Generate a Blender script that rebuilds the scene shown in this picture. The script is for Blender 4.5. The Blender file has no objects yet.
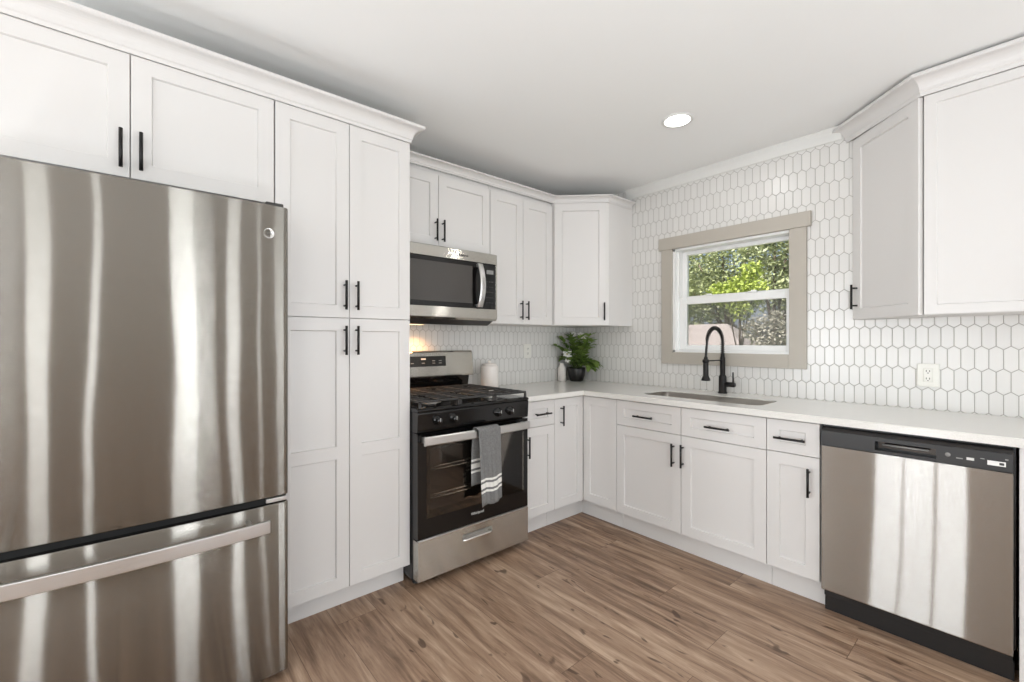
import bpy, bmesh, math, random
from mathutils import Vector, Matrix
R = math.radians
rnd = random.Random(7)
scene = bpy.context.scene
C = scene.collection

# ------------------------------------------------------------------ camera
cam_d = bpy.data.cameras.new('camera')
cam = bpy.data.objects.new('camera', cam_d)
C.objects.link(cam)
cam.location = (2.692, -3.059, 1.255)
cam.rotation_euler = (R(90), 0, R(49.46))
cam_d.sensor_width = 36.0
cam_d.lens = 442.8 / 1024 * 36.0
cam_d.clip_start = 0.02
scene.camera = cam

# ------------------------------------------------------------------ exposure, sky, sun, large lights
vs = scene.view_settings
vs.view_transform = 'Standard'
vs.look = 'None'
vs.gamma = 1.0
vs.use_curve_mapping = False
vs.exposure = 0.0

world = bpy.data.worlds.new('sky')
scene.world = world
world.use_nodes = True
wn = world.node_tree.nodes
wl = world.node_tree.links
wn.clear()
w_out = wn.new('ShaderNodeOutputWorld')
w_bg = wn.new('ShaderNodeBackground')
w_sky = wn.new('ShaderNodeTexSky')
w_sky.sky_type = 'HOSEK_WILKIE'
w_sky.sun_direction = (0.35, -0.55, 0.75)
w_sky.turbidity = 8.0
w_bg.inputs['Strength'].default_value = 3.6
wl.new(w_sky.outputs['Color'], w_bg.inputs['Color'])
wl.new(w_bg.outputs['Background'], w_out.inputs['Surface'])

def light(name, kind, loc, power, color=(1, 1, 1), rot=(0, 0, 0), **kw):
    d = bpy.data.lights.new(name, kind)
    d.energy = power
    d.color = color
    for k, v in kw.items():
        setattr(d, k, v)
    o = bpy.data.objects.new(name, d)
    C.objects.link(o)
    o.location = loc
    o.rotation_euler = rot
    return o

light('sun', 'SUN', (0, 0, 12), 15.0, (1.0, 0.95, 0.86), (R(38), R(10), R(-28)), angle=R(2))

ROOM_X, ROOM_Y, CEIL = 5.6, -6.2, 2.475
# window and door light from the unseen walls; some openings added as fill sources
EAST = [(-4.22, -3.92), (-3.56, -3.48), (-2.62, -2.25), (-1.84, -1.68), (-1.40, -1.36)]     # east wall openings, cut to mirror as streaks in the fridge door
for a0, a1 in EAST:
    light('daylight_fill', 'AREA', (ROOM_X + .03, (a0 + a1) / 2, 1.25), 30 * (a1 - a0) * 2.1, (.89, .945, 1.0), (0, R(90), 0),
          shape='RECTANGLE', size=2.1, size_y=a1 - a0)
light('daylight_fill', 'AREA', (1.74, ROOM_Y - .03, 1.15), 46, (.89, .945, 1.0), (R(90), 0, 0),
      shape='RECTANGLE', size=.92, size_y=2.1)
light('daylight_fill', 'AREA', (ROOM_X + .03, -.72, .95), 46, (.89, .945, 1.0), (0, R(90), 0),
      shape='RECTANGLE', size=1.5, size_y=.9)  # added window source, fills the pantry and range fronts
light('daylight_fill', 'AREA', (ROOM_X + .03, -5.12, 1.2), 30, (.89, .945, 1.0), (0, R(90), 0),
      shape='RECTANGLE', size=1.7, size_y=1.1)  # added window source, brightens the cabinets on the range wall
light('daylight_fill', 'AREA', (.35, ROOM_Y - .03, 1.3), 75, (.89, .945, 1.0), (R(90), 0, 0),
      shape='RECTANGLE', size=.5, size_y=1.6)  # added window source, lifts the angled cabinet and the window-wall bases
light('daylight_fill', 'AREA', (3.9, ROOM_Y - .03, 1.4), 26, (.89, .945, 1.0), (R(90), 0, 0),
      shape='RECTANGLE', size=1.3, size_y=1.3)
# added fill discs out of view, facing up to brighten the ceiling; no lamp bodies
for gx, gy, gp in ((3.1, -2.6, 22), (1.9, -4.3, 12), (4.5, -4.2, 19)):
    light('ceiling_fill_light', 'AREA', (gx, gy, .45), gp, (.86, .93, 1.0), (R(180), 0, 0), shape='DISK', size=.35)

# ------------------------------------------------------------------ materials
def lin(c):
    return tuple((v / 12.92 if v <= .04045 else ((v + .055) / 1.055) ** 2.4) for v in (x / 255 for x in c))

class NT:
    def __init__(s, name):
        s.m = bpy.data.materials.new(name)
        s.m.use_nodes = True
        s.t = s.m.node_tree
        s.t.nodes.clear()
        s.out = s.n('ShaderNodeOutputMaterial')
    def n(s, kind, **kw):
        nd = s.t.nodes.new(kind)
        for k, v in kw.items():
            setattr(nd, k, v)
        return nd
    def l(s, a, b):
        s.t.links.new(a, b)
    def put(s, sock, v):
        if hasattr(v, 'is_linked') or isinstance(v, bpy.types.NodeSocket):
            s.l(v, sock)
        else:
            sock.default_value = v
    def math(s, op, a, b=0.0, c=None, clamp=False):
        nd = s.n('ShaderNodeMath', operation=op, use_clamp=clamp)
        s.put(nd.inputs[0], a)
        s.put(nd.inputs[1], b)
        if c is not None:
            s.put(nd.inputs[2], c)
        return nd.outputs[0]
    def mixc(s, f, a, b, blend='MIX'):
        nd = s.n('ShaderNodeMix', data_type='RGBA', blend_type=blend)
        s.put(nd.inputs[0], f)
        s.put(nd.inputs[6], a if isinstance(a, bpy.types.NodeSocket) else tuple(a) + (1,))
        s.put(nd.inputs[7], b if isinstance(b, bpy.types.NodeSocket) else tuple(b) + (1,))
        return nd.outputs[2]
    def smooth(s, v, lo, hi, a=0.0, b=1.0):
        nd = s.n('ShaderNodeMapRange', interpolation_type='SMOOTHSTEP')
        s.put(nd.inputs[0], v)
        for i, x in enumerate((lo, hi, a, b)):
            nd.inputs[i + 1].default_value = x
        return nd.outputs[0]
    def xyz(s):
        g = s.n('ShaderNodeNewGeometry')
        sp = s.n('ShaderNodeSeparateXYZ')
        s.l(g.outputs['Position'], sp.inputs[0])
        return g, sp.outputs
    def vec(s, x, y, z):
        nd = s.n('ShaderNodeCombineXYZ')
        for i, v in enumerate((x, y, z)):
            s.put(nd.inputs[i], v)
        return nd.outputs[0]
    def noise(s, vec, scale, detail=2.0, rough=.5):
        nd = s.n('ShaderNodeTexNoise')
        if vec is not None:
            s.l(vec, nd.inputs['Vector'])
        nd.inputs['Scale'].default_value = scale
        nd.inputs['Detail'].default_value = detail
        nd.inputs['Roughness'].default_value = rough
        return nd
    def bump(s, h, strength=.3, dist=.002):
        nd = s.n('ShaderNodeBump')
        nd.inputs['Strength'].default_value = strength
        nd.inputs['Distance'].default_value = dist
        s.l(h, nd.inputs['Height'])
        return nd.outputs[0]
    def bsdf(s, color=(.8, .8, .8), rough=.5, metal=0.0, normal=None, **kw):
        nd = s.n('ShaderNodeBsdfPrincipled')
        s.put(nd.inputs['Base Color'], color if isinstance(color, bpy.types.NodeSocket) else tuple(color) + (1,))
        s.put(nd.inputs['Roughness'], rough)
        s.put(nd.inputs['Metallic'], metal)
        if normal is not None:
            s.l(normal, nd.inputs['Normal'])
        for k, v in kw.items():
            nd.inputs[k.replace('_', ' ')].default_value = v
        s.l(nd.outputs[0], s.out.inputs['Surface'])
        return nd

def plain(name, rgb, rough=.5, metal=0.0, var=0.0, scale=30, **kw):
    t = NT(name)
    c = lin(rgb)
    if var:
        g, p = t.xyz()
        nz = t.noise(g.outputs['Position'], scale, 3)
        col = t.mixc(nz.outputs['Fac'], tuple(max(0, v * (1 - var)) for v in c), tuple(min(1, v * (1 + var)) for v in c))
        t.bsdf(col, rough, metal, **kw)
    else:
        t.bsdf(c, rough, metal, **kw)
    return t.m

def brushed(name, rgb, rough=.22, spread=.30, wave=.05, wscale=7.0):
    """sheet steel with fine horizontal brushing: the scratches tip the normal up and down"""
    t = NT(name)
    g, p = t.xyz()
    sc = t.n('ShaderNodeVectorMath', operation='SCALE')
    t.l(g.outputs['Position'], sc.inputs[0])
    sc.inputs['Scale'].default_value = 3137.0
    wnz = t.n('ShaderNodeTexWhiteNoise', noise_dimensions='3D')
    t.l(sc.outputs[0], wnz.inputs['Vector'])
    cs = t.n('ShaderNodeSeparateColor')
    t.l(wnz.outputs['Color'], cs.inputs[0])
    tri = t.math('SUBTRACT', t.math('ADD', cs.outputs[0], cs.outputs[1]), 1.0)
    dz = t.math('MULTIPLY', tri, spread)
    nz = t.noise(t.vec(p[0], p[1], t.math('MULTIPLY', p[2], .22)), wscale, 2, .55)
    cn = t.n('ShaderNodeSeparateColor')
    t.l(nz.outputs['Color'], cn.inputs[0])
    dx = t.math('MULTIPLY', t.math('SUBTRACT', cn.outputs[0], .5), wave)
    dy = t.math('MULTIPLY', t.math('SUBTRACT', cn.outputs[1], .5), wave)
    add = t.n('ShaderNodeVectorMath', operation='ADD')
    t.l(g.outputs['Normal'], add.inputs[0])
    t.l(t.vec(dx, dy, dz), add.inputs[1])
    nm = t.n('ShaderNodeVectorMath', operation='NORMALIZE')
    t.l(add.outputs[0], nm.inputs[0])
    streak = t.noise(t.vec(t.math('MULTIPLY', p[0], .6), t.math('MULTIPLY', p[1], .6), t.math('MULTIPLY', p[2], 60)), 8, 2)
    c = lin(rgb)
    col = t.mixc(streak.outputs['Fac'], tuple(v * .94 for v in c), tuple(min(1, v * 1.06) for v in c))
    t.bsdf(col, rough, 1.0, nm.outputs[0])
    return t.m

def picket_tile(name, axis):
    """long hexagon tiles standing upright in half-offset rows, light grey grout"""
    W, P, H = .0465, .1055, .0165
    t = NT(name)
    g, p = t.xyz()
    x = t.math('ADD', p[0] if axis == 0 else p[1], 20 * W - (2.404 if axis == 0 else 0) + 60 * W)
    z = t.math('SUBTRACT', p[2], 1.0035 - 20 * P)
    def tri(ph):    # 0 at a tile centre, 1 at its edges
        f = t.math('FRACT', t.math('ADD', t.math('DIVIDE', x, W), ph))
        return t.math('MULTIPLY', t.math('ABSOLUTE', t.math('SUBTRACT', f, .5)), 2.0)
    def odd(k):
        return t.math('FLOORED_MODULO', k, 2.0)
    k0 = t.math('FLOOR', t.math('DIVIDE', z, P))
    # tip of row k points down at k*P; row k is shifted half a tile when k is odd
    b0 = t.math('MULTIPLY', tri(t.math('MULTIPLY', odd(k0), .5)), H)
    below = t.math('LESS_THAN', t.math('SUBTRACT', z, t.math('MULTIPLY', k0, P)), b0)
    k = t.math('SUBTRACT', k0, below)
    e = tri(t.math('MULTIPLY', odd(k), .5))
    zl = t.math('SUBTRACT', z, t.math('MULTIPLY', k, P))
    lo = t.math('SUBTRACT', zl, t.math('MULTIPLY', e, H))
    hi = t.math('SUBTRACT', t.math('ADD', P, t.math('MULTIPLY', t.math('SUBTRACT', 1.0, e), H)), zl)
    side = t.math('MULTIPLY', t.math('SUBTRACT', 1.0, e), W / 2)
    d = t.math('MINIMUM', side, t.math('MULTIPLY', t.math('MINIMUM', lo, hi), .816))
    face = t.smooth(d, .0009, .0019)
    edge = t.smooth(d, .0008, .0045)
    col_id = t.math('FLOOR', t.math('ADD', t.math('DIVIDE', x, W), t.math('MULTIPLY', odd(k), .5)))
    wnz = t.n('ShaderNodeTexWhiteNoise', noise_dimensions='2D')
    t.l(t.vec(col_id, k, 0), wnz.inputs['Vector'])
    tile = t.mixc(wnz.outputs['Value'], lin((216, 214, 210)), lin((221, 219, 215)))
    col = t.mixc(face, lin((158, 154, 146)), tile)
    rough = t.math('SUBTRACT', .75, t.math('MULTIPLY', face, .5))
    t.bsdf(col, rough, 0, t.bump(edge, .5, .0016))
    return t.m

def plank_floor(name):
    PW, PL = .182, 1.22
    t = NT(name)
    g, p = t.xyz()
    row = t.math('FLOOR', t.math('DIVIDE', t.math('ADD', p[1], 20.03), PW))
    w1 = t.n('ShaderNodeTexWhiteNoise', noise_dimensions='1D')
    t.l(row, w1.inputs['W'])
    xo = t.math('ADD', p[0], t.math('MULTIPLY', w1.outputs['Value'], PL))
    col = t.math('FLOOR', t.math('DIVIDE', t.math('ADD', xo, 20.0), PL))
    w2 = t.n('ShaderNodeTexWhiteNoise', noise_dimensions='2D')
    t.l(t.vec(row, col, 0), w2.inputs['Vector'])
    pid = w2.outputs['Value']
    off = t.math('MULTIPLY', pid, 37.0)
    ga = t.vec(t.math('ADD', t.math('MULTIPLY', p[0], 1.1), off), t.math('ADD', t.math('MULTIPLY', p[1], 11.0), off), off)
    grain = t.noise(ga, 2.1, 7, .62)
    grain.inputs['Distortion'].default_value = .5
    gb = t.vec(t.math('ADD', t.math('MULTIPLY', p[0], 4.0), off), t.math('MULTIPLY', p[1], 75.0), off)
    fine = t.noise(gb, 2.0, 5, .65)
    gc = t.vec(t.math('ADD', t.math('MULTIPLY', p[0], 4.2), off), t.math('ADD', t.math('MULTIPLY', p[1], 12.0), off), 3.0)
    blotch = t.noise(gc, 1.7, 2, .5)
    blotch.inputs['Distortion'].default_value = .6
    rp = t.n('ShaderNodeValToRGB')
    els = rp.color_ramp.elements
    els[0].position = .27; els[0].color = lin((98, 74, 57)) + (1,)
    els[1].position = .72; els[1].color = lin((188, 162, 138)) + (1,)
    for ps, c in ((.40, (126, 100, 80)), (.50, (148, 120, 98)), (.59, (164, 137, 114))):
        e = els.new(ps); e.color = lin(c) + (1,)
    v = t.math('ADD', grain.outputs['Fac'], t.math('MULTIPLY', t.math('SUBTRACT', fine.outputs['Fac'], .5), .24))
    v = t.math('ADD', v, t.math('MULTIPLY', t.math('SUBTRACT', pid, .5), .12))
    t.l(v, rp.inputs[0])
    knot = t.smooth(blotch.outputs['Fac'], .645, .72)
    c1 = t.mixc(t.math('MULTIPLY', knot, .8), rp.outputs[0], lin((78, 56, 42)))
    # joints between boards
    fy = t.math('FRACT', t.math('DIVIDE', t.math('ADD', p[1], 20.03), PW))
    dy = t.math('MULTIPLY', t.math('SUBTRACT', .5, t.math('ABSOLUTE', t.math('SUBTRACT', fy, .5))), PW)
    fx = t.math('FRACT', t.math('DIVIDE', t.math('ADD', xo, 20.0), PL))
    dx = t.math('MULTIPLY', t.math('SUBTRACT', .5, t.math('ABSOLUTE', t.math('SUBTRACT', fx, .5))), PL)
    gap = t.smooth(t.math('MINIMUM', dx, dy), .0003, .0015)
    c2 = t.mixc(gap, lin((96, 72, 56)), c1)
    h = t.math('ADD', gap, t.math('MULTIPLY', grain.outputs['Fac'], .4))
    t.bsdf(c2, t.math('ADD', .34, t.math('MULTIPLY', grain.outputs['Fac'], .2)), 0, t.bump(h, .25, .001))
    return t.m

def quartz(name):
    t = NT(name)
    g, p = t.xyz()
    a = t.noise(g.outputs['Position'], 260, 2)
    b = t.noise(g.outputs['Position'], 3, 4)
    c = t.mixc(a.outputs['Fac'], lin((214, 211, 205)), lin((236, 234, 229)))
    c = t.mixc(t.math('MULTIPLY', b.outputs['Fac'], .12), c, lin((196, 192, 186)))
    t.bsdf(c, .18)
    return t.m

def leaf_mat(name, a, b, tr=.35):
    t = NT(name)
    g, p = t.xyz()
    nz = t.noise(g.outputs['Position'], 2.3, 3)
    w = t.n('ShaderNodeTexWhiteNoise', noise_dimensions='1D')
    t.l(g.outputs['Random Per Island'], w.inputs['W'])
    f = t.math('MULTIPLY', t.math('ADD', nz.outputs['Fac'], w.outputs['Value']), .5)
    c = t.mixc(f, lin(a), lin(b))
    d = t.n('ShaderNodeBsdfPrincipled')
    t.l(c, d.inputs['Base Color'])
    d.inputs['Roughness'].default_value = .5
    tl = t.n('ShaderNodeBsdfTranslucent')
    t.l(c, tl.inputs['Color'])
    mx = t.n('ShaderNodeMixShader')
    mx.inputs[0].default_value = tr
    t.l(d.outputs[0], mx.inputs[1])
    t.l(tl.outputs[0], mx.inputs[2])
    t.l(mx.outputs[0], t.out.inputs['Surface'])
    return t.m

def glassy(name, tint=(1, 1, 1), refl=.08, rough=.02, dark=0.0, darkcol=(0, 0, 0)):
    """clear sheet: straight-through transparency with a glossy skin"""
    t = NT(name)
    tr = t.n('ShaderNodeBsdfTransparent')
    tr.inputs['Color'].default_value = tuple(tint) + (1,)
    gl = t.n('ShaderNodeBsdfGlossy')
    gl.inputs['Roughness'].default_value = rough
    fr = t.n('ShaderNodeFresnel')
    fr.inputs['IOR'].default_value = 1.5
    mx = t.n('ShaderNodeMixShader')
    t.l(t.math('ADD', fr.outputs[0], refl - .04, clamp=True), mx.inputs[0])
    t.l(tr.outputs[0], mx.inputs[1])
    t.l(gl.outputs[0], mx.inputs[2])
    last = mx.outputs[0]
    if dark:
        df = t.n('ShaderNodeBsdfDiffuse')
        df.inputs['Color'].default_value = tuple(darkcol) + (1,)
        m2 = t.n('ShaderNodeMixShader')
        m2.inputs[0].default_value = dark
        t.l(last, m2.inputs[1])
        t.l(df.outputs[0], m2.inputs[2])
        last = m2.outputs[0]
    t.l(last, t.out.inputs['Surface'])
    return t.m

def emit(name, rgb, s):
    t = NT(name)
    e = t.n('ShaderNodeEmission')
    e.inputs[0].default_value = tuple(rgb) + (1,)
    e.inputs[1].default_value = s
    t.l(e.outputs[0], t.out.inputs['Surface'])
    return t.m

def towel_mat(name):
    t = NT(name)
    uv = t.n('ShaderNodeUVMap')
    sp = t.n('ShaderNodeSeparateXYZ')
    t.l(uv.outputs[0], sp.inputs[0])
    v = sp.outputs[1]          # metres up from the nearer hem
    g, p = t.xyz()
    nz = t.noise(g.outputs['Position'], 150, 3, .8)
    grey = t.mixc(nz.outputs['Fac'], lin((30, 30, 32)), lin((158, 157, 155)))
    def band(a, b):
        return t.math('MULTIPLY', t.math('GREATER_THAN', v, a), t.math('LESS_THAN', v, b))
    m = t.math('ADD', t.math('ADD', band(.068, .080), band(.092, .118)), band(.130, .142))
    c = t.mixc(m, grey, lin((228, 226, 220)))
    t.bsdf(c, .95, 0, t.bump(nz.outputs['Fac'], .6, .003))
    return t.m

M = {}
M['white'] = plain('white_cabinet_paint', (217, 214, 211), .38)
M['wall'] = plain('wall_paint', (160, 154, 146), .8, var=.02, scale=3)
M['ceiling'] = plain('ceiling_paint', (242, 242, 240), .85, var=.015, scale=2)
M['trimwhite'] = plain('white_trim_paint', (222, 221, 217), .4)
M['vinyl'] = plain('white_window_vinyl', (240, 240, 238), .35)
M['taupe'] = plain('taupe_trim_paint', (178, 171, 160), .5, var=.03, scale=8)
M['tile_x'] = picket_tile('picket_tile_long_wall', 0)
M['tile_y'] = picket_tile('picket_tile_short_wall', 1)
M['floor'] = plank_floor('vinyl_plank')
M['quartz'] = quartz('white_quartz')
M['steel'] = brushed('brushed_steel', (174, 171, 166), .035, .7, .03, 2.5)
M['fridge'] = brushed('fridge_steel', (141, 137, 130), .05, .75, .05, 3.5)
M['dwsteel'] = M['steel']
M['steel'] = brushed('light_brushed_steel', (200, 197, 190), .1, .6, .03, 3.0)
M['satin'] = plain('satin_steel', (206, 205, 203), .28, 1.0)
M['sinksteel'] = plain('sink_steel', (158, 154, 148), .3, 1.0)
M['chrome'] = plain('chrome_wire', (225, 222, 218), .15, 1.0)
M['black'] = plain('matte_black_metal', (24, 22, 21), .38, .3)
M['blackgloss'] = plain('gloss_black_enamel', (14, 13, 13), .12)
M['blackplastic'] = plain('black_plastic', (26, 25, 25), .35)
M['castiron'] = plain('cast_iron', (50, 49, 48), .42, var=.2, scale=60)
M['gasket'] = plain('black_rubber', (10, 10, 10), .8)
M['darkgrey'] = plain('dark_grey_plastic', (52, 50, 49), .4)
M['display'] = plain('black_display_glass', (18, 20, 20), .08)
M['ovenenamel'] = plain('oven_enamel', (36, 31, 26), .5)
M['print'] = plain('white_print', (214, 212, 208), .5)
M['printdim'] = plain('grey_print', (140, 139, 136), .5)
M['label'] = plain('white_paper_label', (232, 231, 228), .6)
M['ceramic'] = plain('white_ceramic', (232, 226, 220), .35)
M['pot'] = plain('black_ceramic', (22, 21, 20), .3)
M['soil'] = plain('potting_soil', (52, 40, 30), .95, var=.3, scale=90)
M['plate'] = plain('white_plastic_plate', (226, 224, 216), .35)
M['socket'] = plain('socket_dark', (70, 66, 60), .5)
M['petal'] = plain('white_petal', (238, 236, 230), .6)
M['petalcore'] = plain('yellow_green_petal', (190, 186, 120), .6)
M['stem'] = plain('green_stem', (84, 100, 50), .6)
M['houseleaf'] = leaf_mat('glossy_house_leaf', (58, 90, 38), (162, 188, 100), .35)
M['treeleaf'] = leaf_mat('broad_tree_leaf', (80, 92, 62), (176, 182, 140))
M['brightleaf'] = leaf_mat('yellow_green_bush_leaf', (112, 132, 58), (186, 196, 104))
M['greyleaf'] = leaf_mat('dull_shrub_leaf', (122, 120, 108), (200, 196, 184))
M['hedgeleaf'] = leaf_mat('brown_hedge_leaf', (104, 92, 84), (168, 156, 142))
M['bark'] = plain('tree_bark', (92, 80, 70), .9, var=.3, scale=12)
M['roof'] = plain('pale_pink_shingle', (146, 138, 137), .8, var=.08, scale=14)
M['siding'] = plain('pale_siding', (206, 200, 194), .7, var=.04, scale=6)
M['grass'] = plain('lawn', (112, 122, 74), .9, var=.3, scale=5)
M['pane'] = glassy('window_glass', (.97, .98, .97), .02)
M['screen'] = glassy('insect_screen', (.82, .81, .82), .0, .6, .14, (.8, .78, .79))
M['ovenglass'] = glassy('oven_door_glass', (.78, .74, .70), .045, .03)
M['microglass'] = plain('microwave_door_glass', (74, 71, 68), .09)
M['lens'] = emit('lamp_lens', (1.0, .98, .94), 6.0)
M['towel'] = towel_mat('striped_grey_towel')

# ------------------------------------------------------------------ mesh helpers
class Frame:
    """a along the face, b out of the face, z up"""
    def __init__(s, o=(0, 0), u=(1, 0), n=(0, 1)):
        s.o, s.u, s.n = o, u, n
    def __call__(s, a, b, z):
        return Vector((s.o[0] + a * s.u[0] + b * s.n[0], s.o[1] + a * s.u[1] + b * s.n[1], z))
    def shift(s, b):
        return Frame((s.o[0] + b * s.n[0], s.o[1] + b * s.n[1]), s.u, s.n)
W = Frame()
FA = Frame((0, 0), (0, 1), (1, 0))          # the range wall: a = y, b = x
FB = Frame((0, 0), (1, 0), (0, -1))         # the window wall: a = x, b = -y
S = math.sqrt(.5)

def box(bm, fr, a0, a1, b0, b1, z0, z1, bev=0.0, seg=2):
    vs_ = [bm.verts.new(fr(a, b, z)) for a in (a0, a1) for b in (b0, b1) for z in (z0, z1)]
    q = ((0, 1, 3, 2), (4, 6, 7, 5), (0, 4, 5, 1), (2, 3, 7, 6), (0, 2, 6, 4), (1, 5, 7, 3))
    fs = [bm.faces.new([vs_[i] for i in f]) for f in q]
    bmesh.ops.recalc_face_normals(bm, faces=fs)
    if bev:
        es = list({e for f in fs for e in f.edges})
        bmesh.ops.bevel(bm, geom=es, offset=bev, segments=seg, profile=.5, affect='EDGES', clamp_overlap=True)
    return vs_

def prism(bm, fr, poly, a0, a1, bev=0.0):
    """poly of (b, z) swept along a"""
    n = len(poly)
    A = [bm.verts.new(fr(a0, b, z)) for b, z in poly]
    B = [bm.verts.new(fr(a1, b, z)) for b, z in poly]
    fs = [bm.faces.new(A[::-1]), bm.faces.new(B)]
    for i in range(n):
        j = (i + 1) % n
        fs.append(bm.faces.new((A[i], A[j], B[j], B[i])))
    bmesh.ops.recalc_face_normals(bm, faces=fs)
    if bev:
        es = list({e for f in fs for e in f.edges})
        bmesh.ops.bevel(bm, geom=es, offset=bev, segments=2, profile=.5, affect='EDGES', clamp_overlap=True)

def poly_z(bm, pts, z0, z1, bev=0.0):
    A = [bm.verts.new((x, y, z0)) for x, y in pts]
    B = [bm.verts.new((x, y, z1)) for x, y in pts]
    n = len(pts)
    fs = [bm.faces.new(A[::-1]), bm.faces.new(B)]
    for i in range(n):
        j = (i + 1) % n
        fs.append(bm.faces.new((A[i], A[j], B[j], B[i])))
    bmesh.ops.recalc_face_normals(bm, faces=fs)
    if bev:
        es = list({e for f in fs for e in f.edges})
        bmesh.ops.bevel(bm, geom=es, offset=bev, segments=2, profile=.5, affect='EDGES', clamp_overlap=True)

def tube(bm, pts, r, seg=10, caps=True):
    pts = [Vector(p) for p in pts]
    n = len(pts)
    rs = r if isinstance(r, (list, tuple)) else [r] * n
    tang = []
    for i in range(n):
        d = pts[min(i + 1, n - 1)] - pts[max(i - 1, 0)]
        tang.append(d.normalized())
    ref = Vector((0, 0, 1)) if abs(tang[0].z) < .9 else Vector((1, 0, 0))
    side = tang[0].cross(ref).normalized()
    rings = []
    for i in range(n):
        t = tang[i]
        side = (side - t * side.dot(t))
        side.normalize()
        up = t.cross(side)
        rings.append([bm.verts.new(pts[i] + (side * math.cos(2 * math.pi * k / seg) + up * math.sin(2 * math.pi * k / seg)) * rs[i]) for k in range(seg)])
    fs = []
    for i in range(n - 1):
        for k in range(seg):
            j = (k + 1) % seg
            fs.append(bm.faces.new((rings[i][k], rings[i][j], rings[i + 1][j], rings[i + 1][k])))
    if caps:
        fs.append(bm.faces.new(rings[0][::-1]))
        fs.append(bm.faces.new(rings[-1]))
    bmesh.ops.recalc_face_normals(bm, faces=fs)
    for f in fs:
        f.smooth = len(f.verts) == 4

def lathe(bm, prof, c, seg=32, axis=None, ribs=0, rib=0.0, cap=True):
    """prof of (radius, height) about a vertical axis through c, or about another axis"""
    c = Vector(c)
    if axis is None:
        X, Y, Z = Vector((1, 0, 0)), Vector((0, 1, 0)), Vector((0, 0, 1))
    else:
        Z = Vector(axis).normalized()
        X = Z.orthogonal().normalized()
        Y = Z.cross(X)
    rings = []
    for r, h in prof:
        if r < 1e-6:
            rings.append([bm.verts.new(c + Z * h)])
        else:
            ring = []
            for k in range(seg):
                a = 2 * math.pi * k / seg
                rr = r * (1 + rib * math.cos(ribs * a)) if ribs else r
                ring.append(bm.verts.new(c + X * rr * math.cos(a) + Y * rr * math.sin(a) + Z * h))
            rings.append(ring)
    fs = []
    for A, B in zip(rings, rings[1:]):
        for k in range(seg):
            j = (k + 1) % seg
            if len(A) == 1 and len(B) == 1:
                continue
            if len(A) == 1:
                fs.append(bm.faces.new((A[0], B[j], B[k])))
            elif len(B) == 1:
                fs.append(bm.faces.new((A[k], A[j], B[0])))
            else:
                fs.append(bm.faces.new((A[k], A[j], B[j], B[k])))
    for ring in (rings[0], rings[-1]):
        if len(ring) > 1 and cap:
            fs.append(bm.faces.new(ring))
    bmesh.ops.recalc_face_normals(bm, faces=fs)
    for f in fs:
        f.smooth = len(f.verts) <= 4

def sweep(bm, path, prof):
    """closed profile of (out, z) carried along a plan path with mitred corners; out is to the right"""
    n = len(path)
    rings = []
    for i, p in enumerate(path):
        ds = []
        if i > 0:
            d = Vector(p) - Vector(path[i - 1]); ds.append(d.normalized())
        if i < n - 1:
            d = Vector(path[i + 1]) - Vector(p); ds.append(d.normalized())
        ns = [Vector((d.y, -d.x)) for d in ds]
        if len(ns) == 2:
            m = (ns[0] + ns[1]).normalized()
            m = m / max(.2, m.dot(ns[0]))
        else:
            m = ns[0]
        rings.append([bm.verts.new((p[0] + m.x * o, p[1] + m.y * o, z)) for o, z in prof])
    fs = []
    k = len(prof)
    for A, B in zip(rings, rings[1:]):
        for i in range(k):
            j = (i + 1) % k
            fs.append(bm.faces.new((A[i], A[j], B[j], B[i])))
    fs.append(bm.faces.new(rings[0][::-1]))
    fs.append(bm.faces.new(rings[-1]))
    bmesh.ops.recalc_face_normals(bm, faces=fs)

def wpos(o):
    v = Vector((0, 0, 0))
    while o is not None:
        v += o.location
        o = o.parent
    return v

def obj(name, bm, mat, parent=None, origin=None):
    """one mesh object; the bmesh is in room coordinates"""
    me = bpy.data.meshes.new(name)
    o = bpy.data.objects.new(name, me)
    base = wpos(parent) if parent else Vector((0, 0, 0))
    if origin is not None:
        o.location = Vector(origin) - base
        base = Vector(origin)
    elif not parent and len(bm.verts):
        xs = [v.co for v in bm.verts]
        lo = Vector([min(v[i] for v in xs) for i in range(3)])
        hi = Vector([max(v[i] for v in xs) for i in range(3)])
        base = Vector(((lo.x + hi.x) / 2, (lo.y + hi.y) / 2, lo.z))
        o.location = base
    bmesh.ops.translate(bm, verts=bm.verts, vec=-base)
    bm.to_mesh(me)
    bm.free()
    if mat is not None:
        for m in (mat if isinstance(mat, (list, tuple)) else [mat]):
            me.materials.append(m)
    C.objects.link(o)
    if parent:
        o.parent = parent
    return o

def thing(name, label, cat, loc, group=None):
    o = bpy.data.objects.new(name, None)
    o.empty_display_size = .05
    C.objects.link(o)
    o.location = loc
    return tag(o, label, cat, group)

def tag(o, label, cat, group=None):
    o['label'] = label
    o['category'] = cat
    if group:
        o['group'] = group
    return o

def struct(name, bm, mat, parent=None):
    o = obj(name, bm, mat, parent)
    if parent is None:
        o['kind'] = 'structure'
    return o

def NB():
    return bmesh.new()

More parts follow.
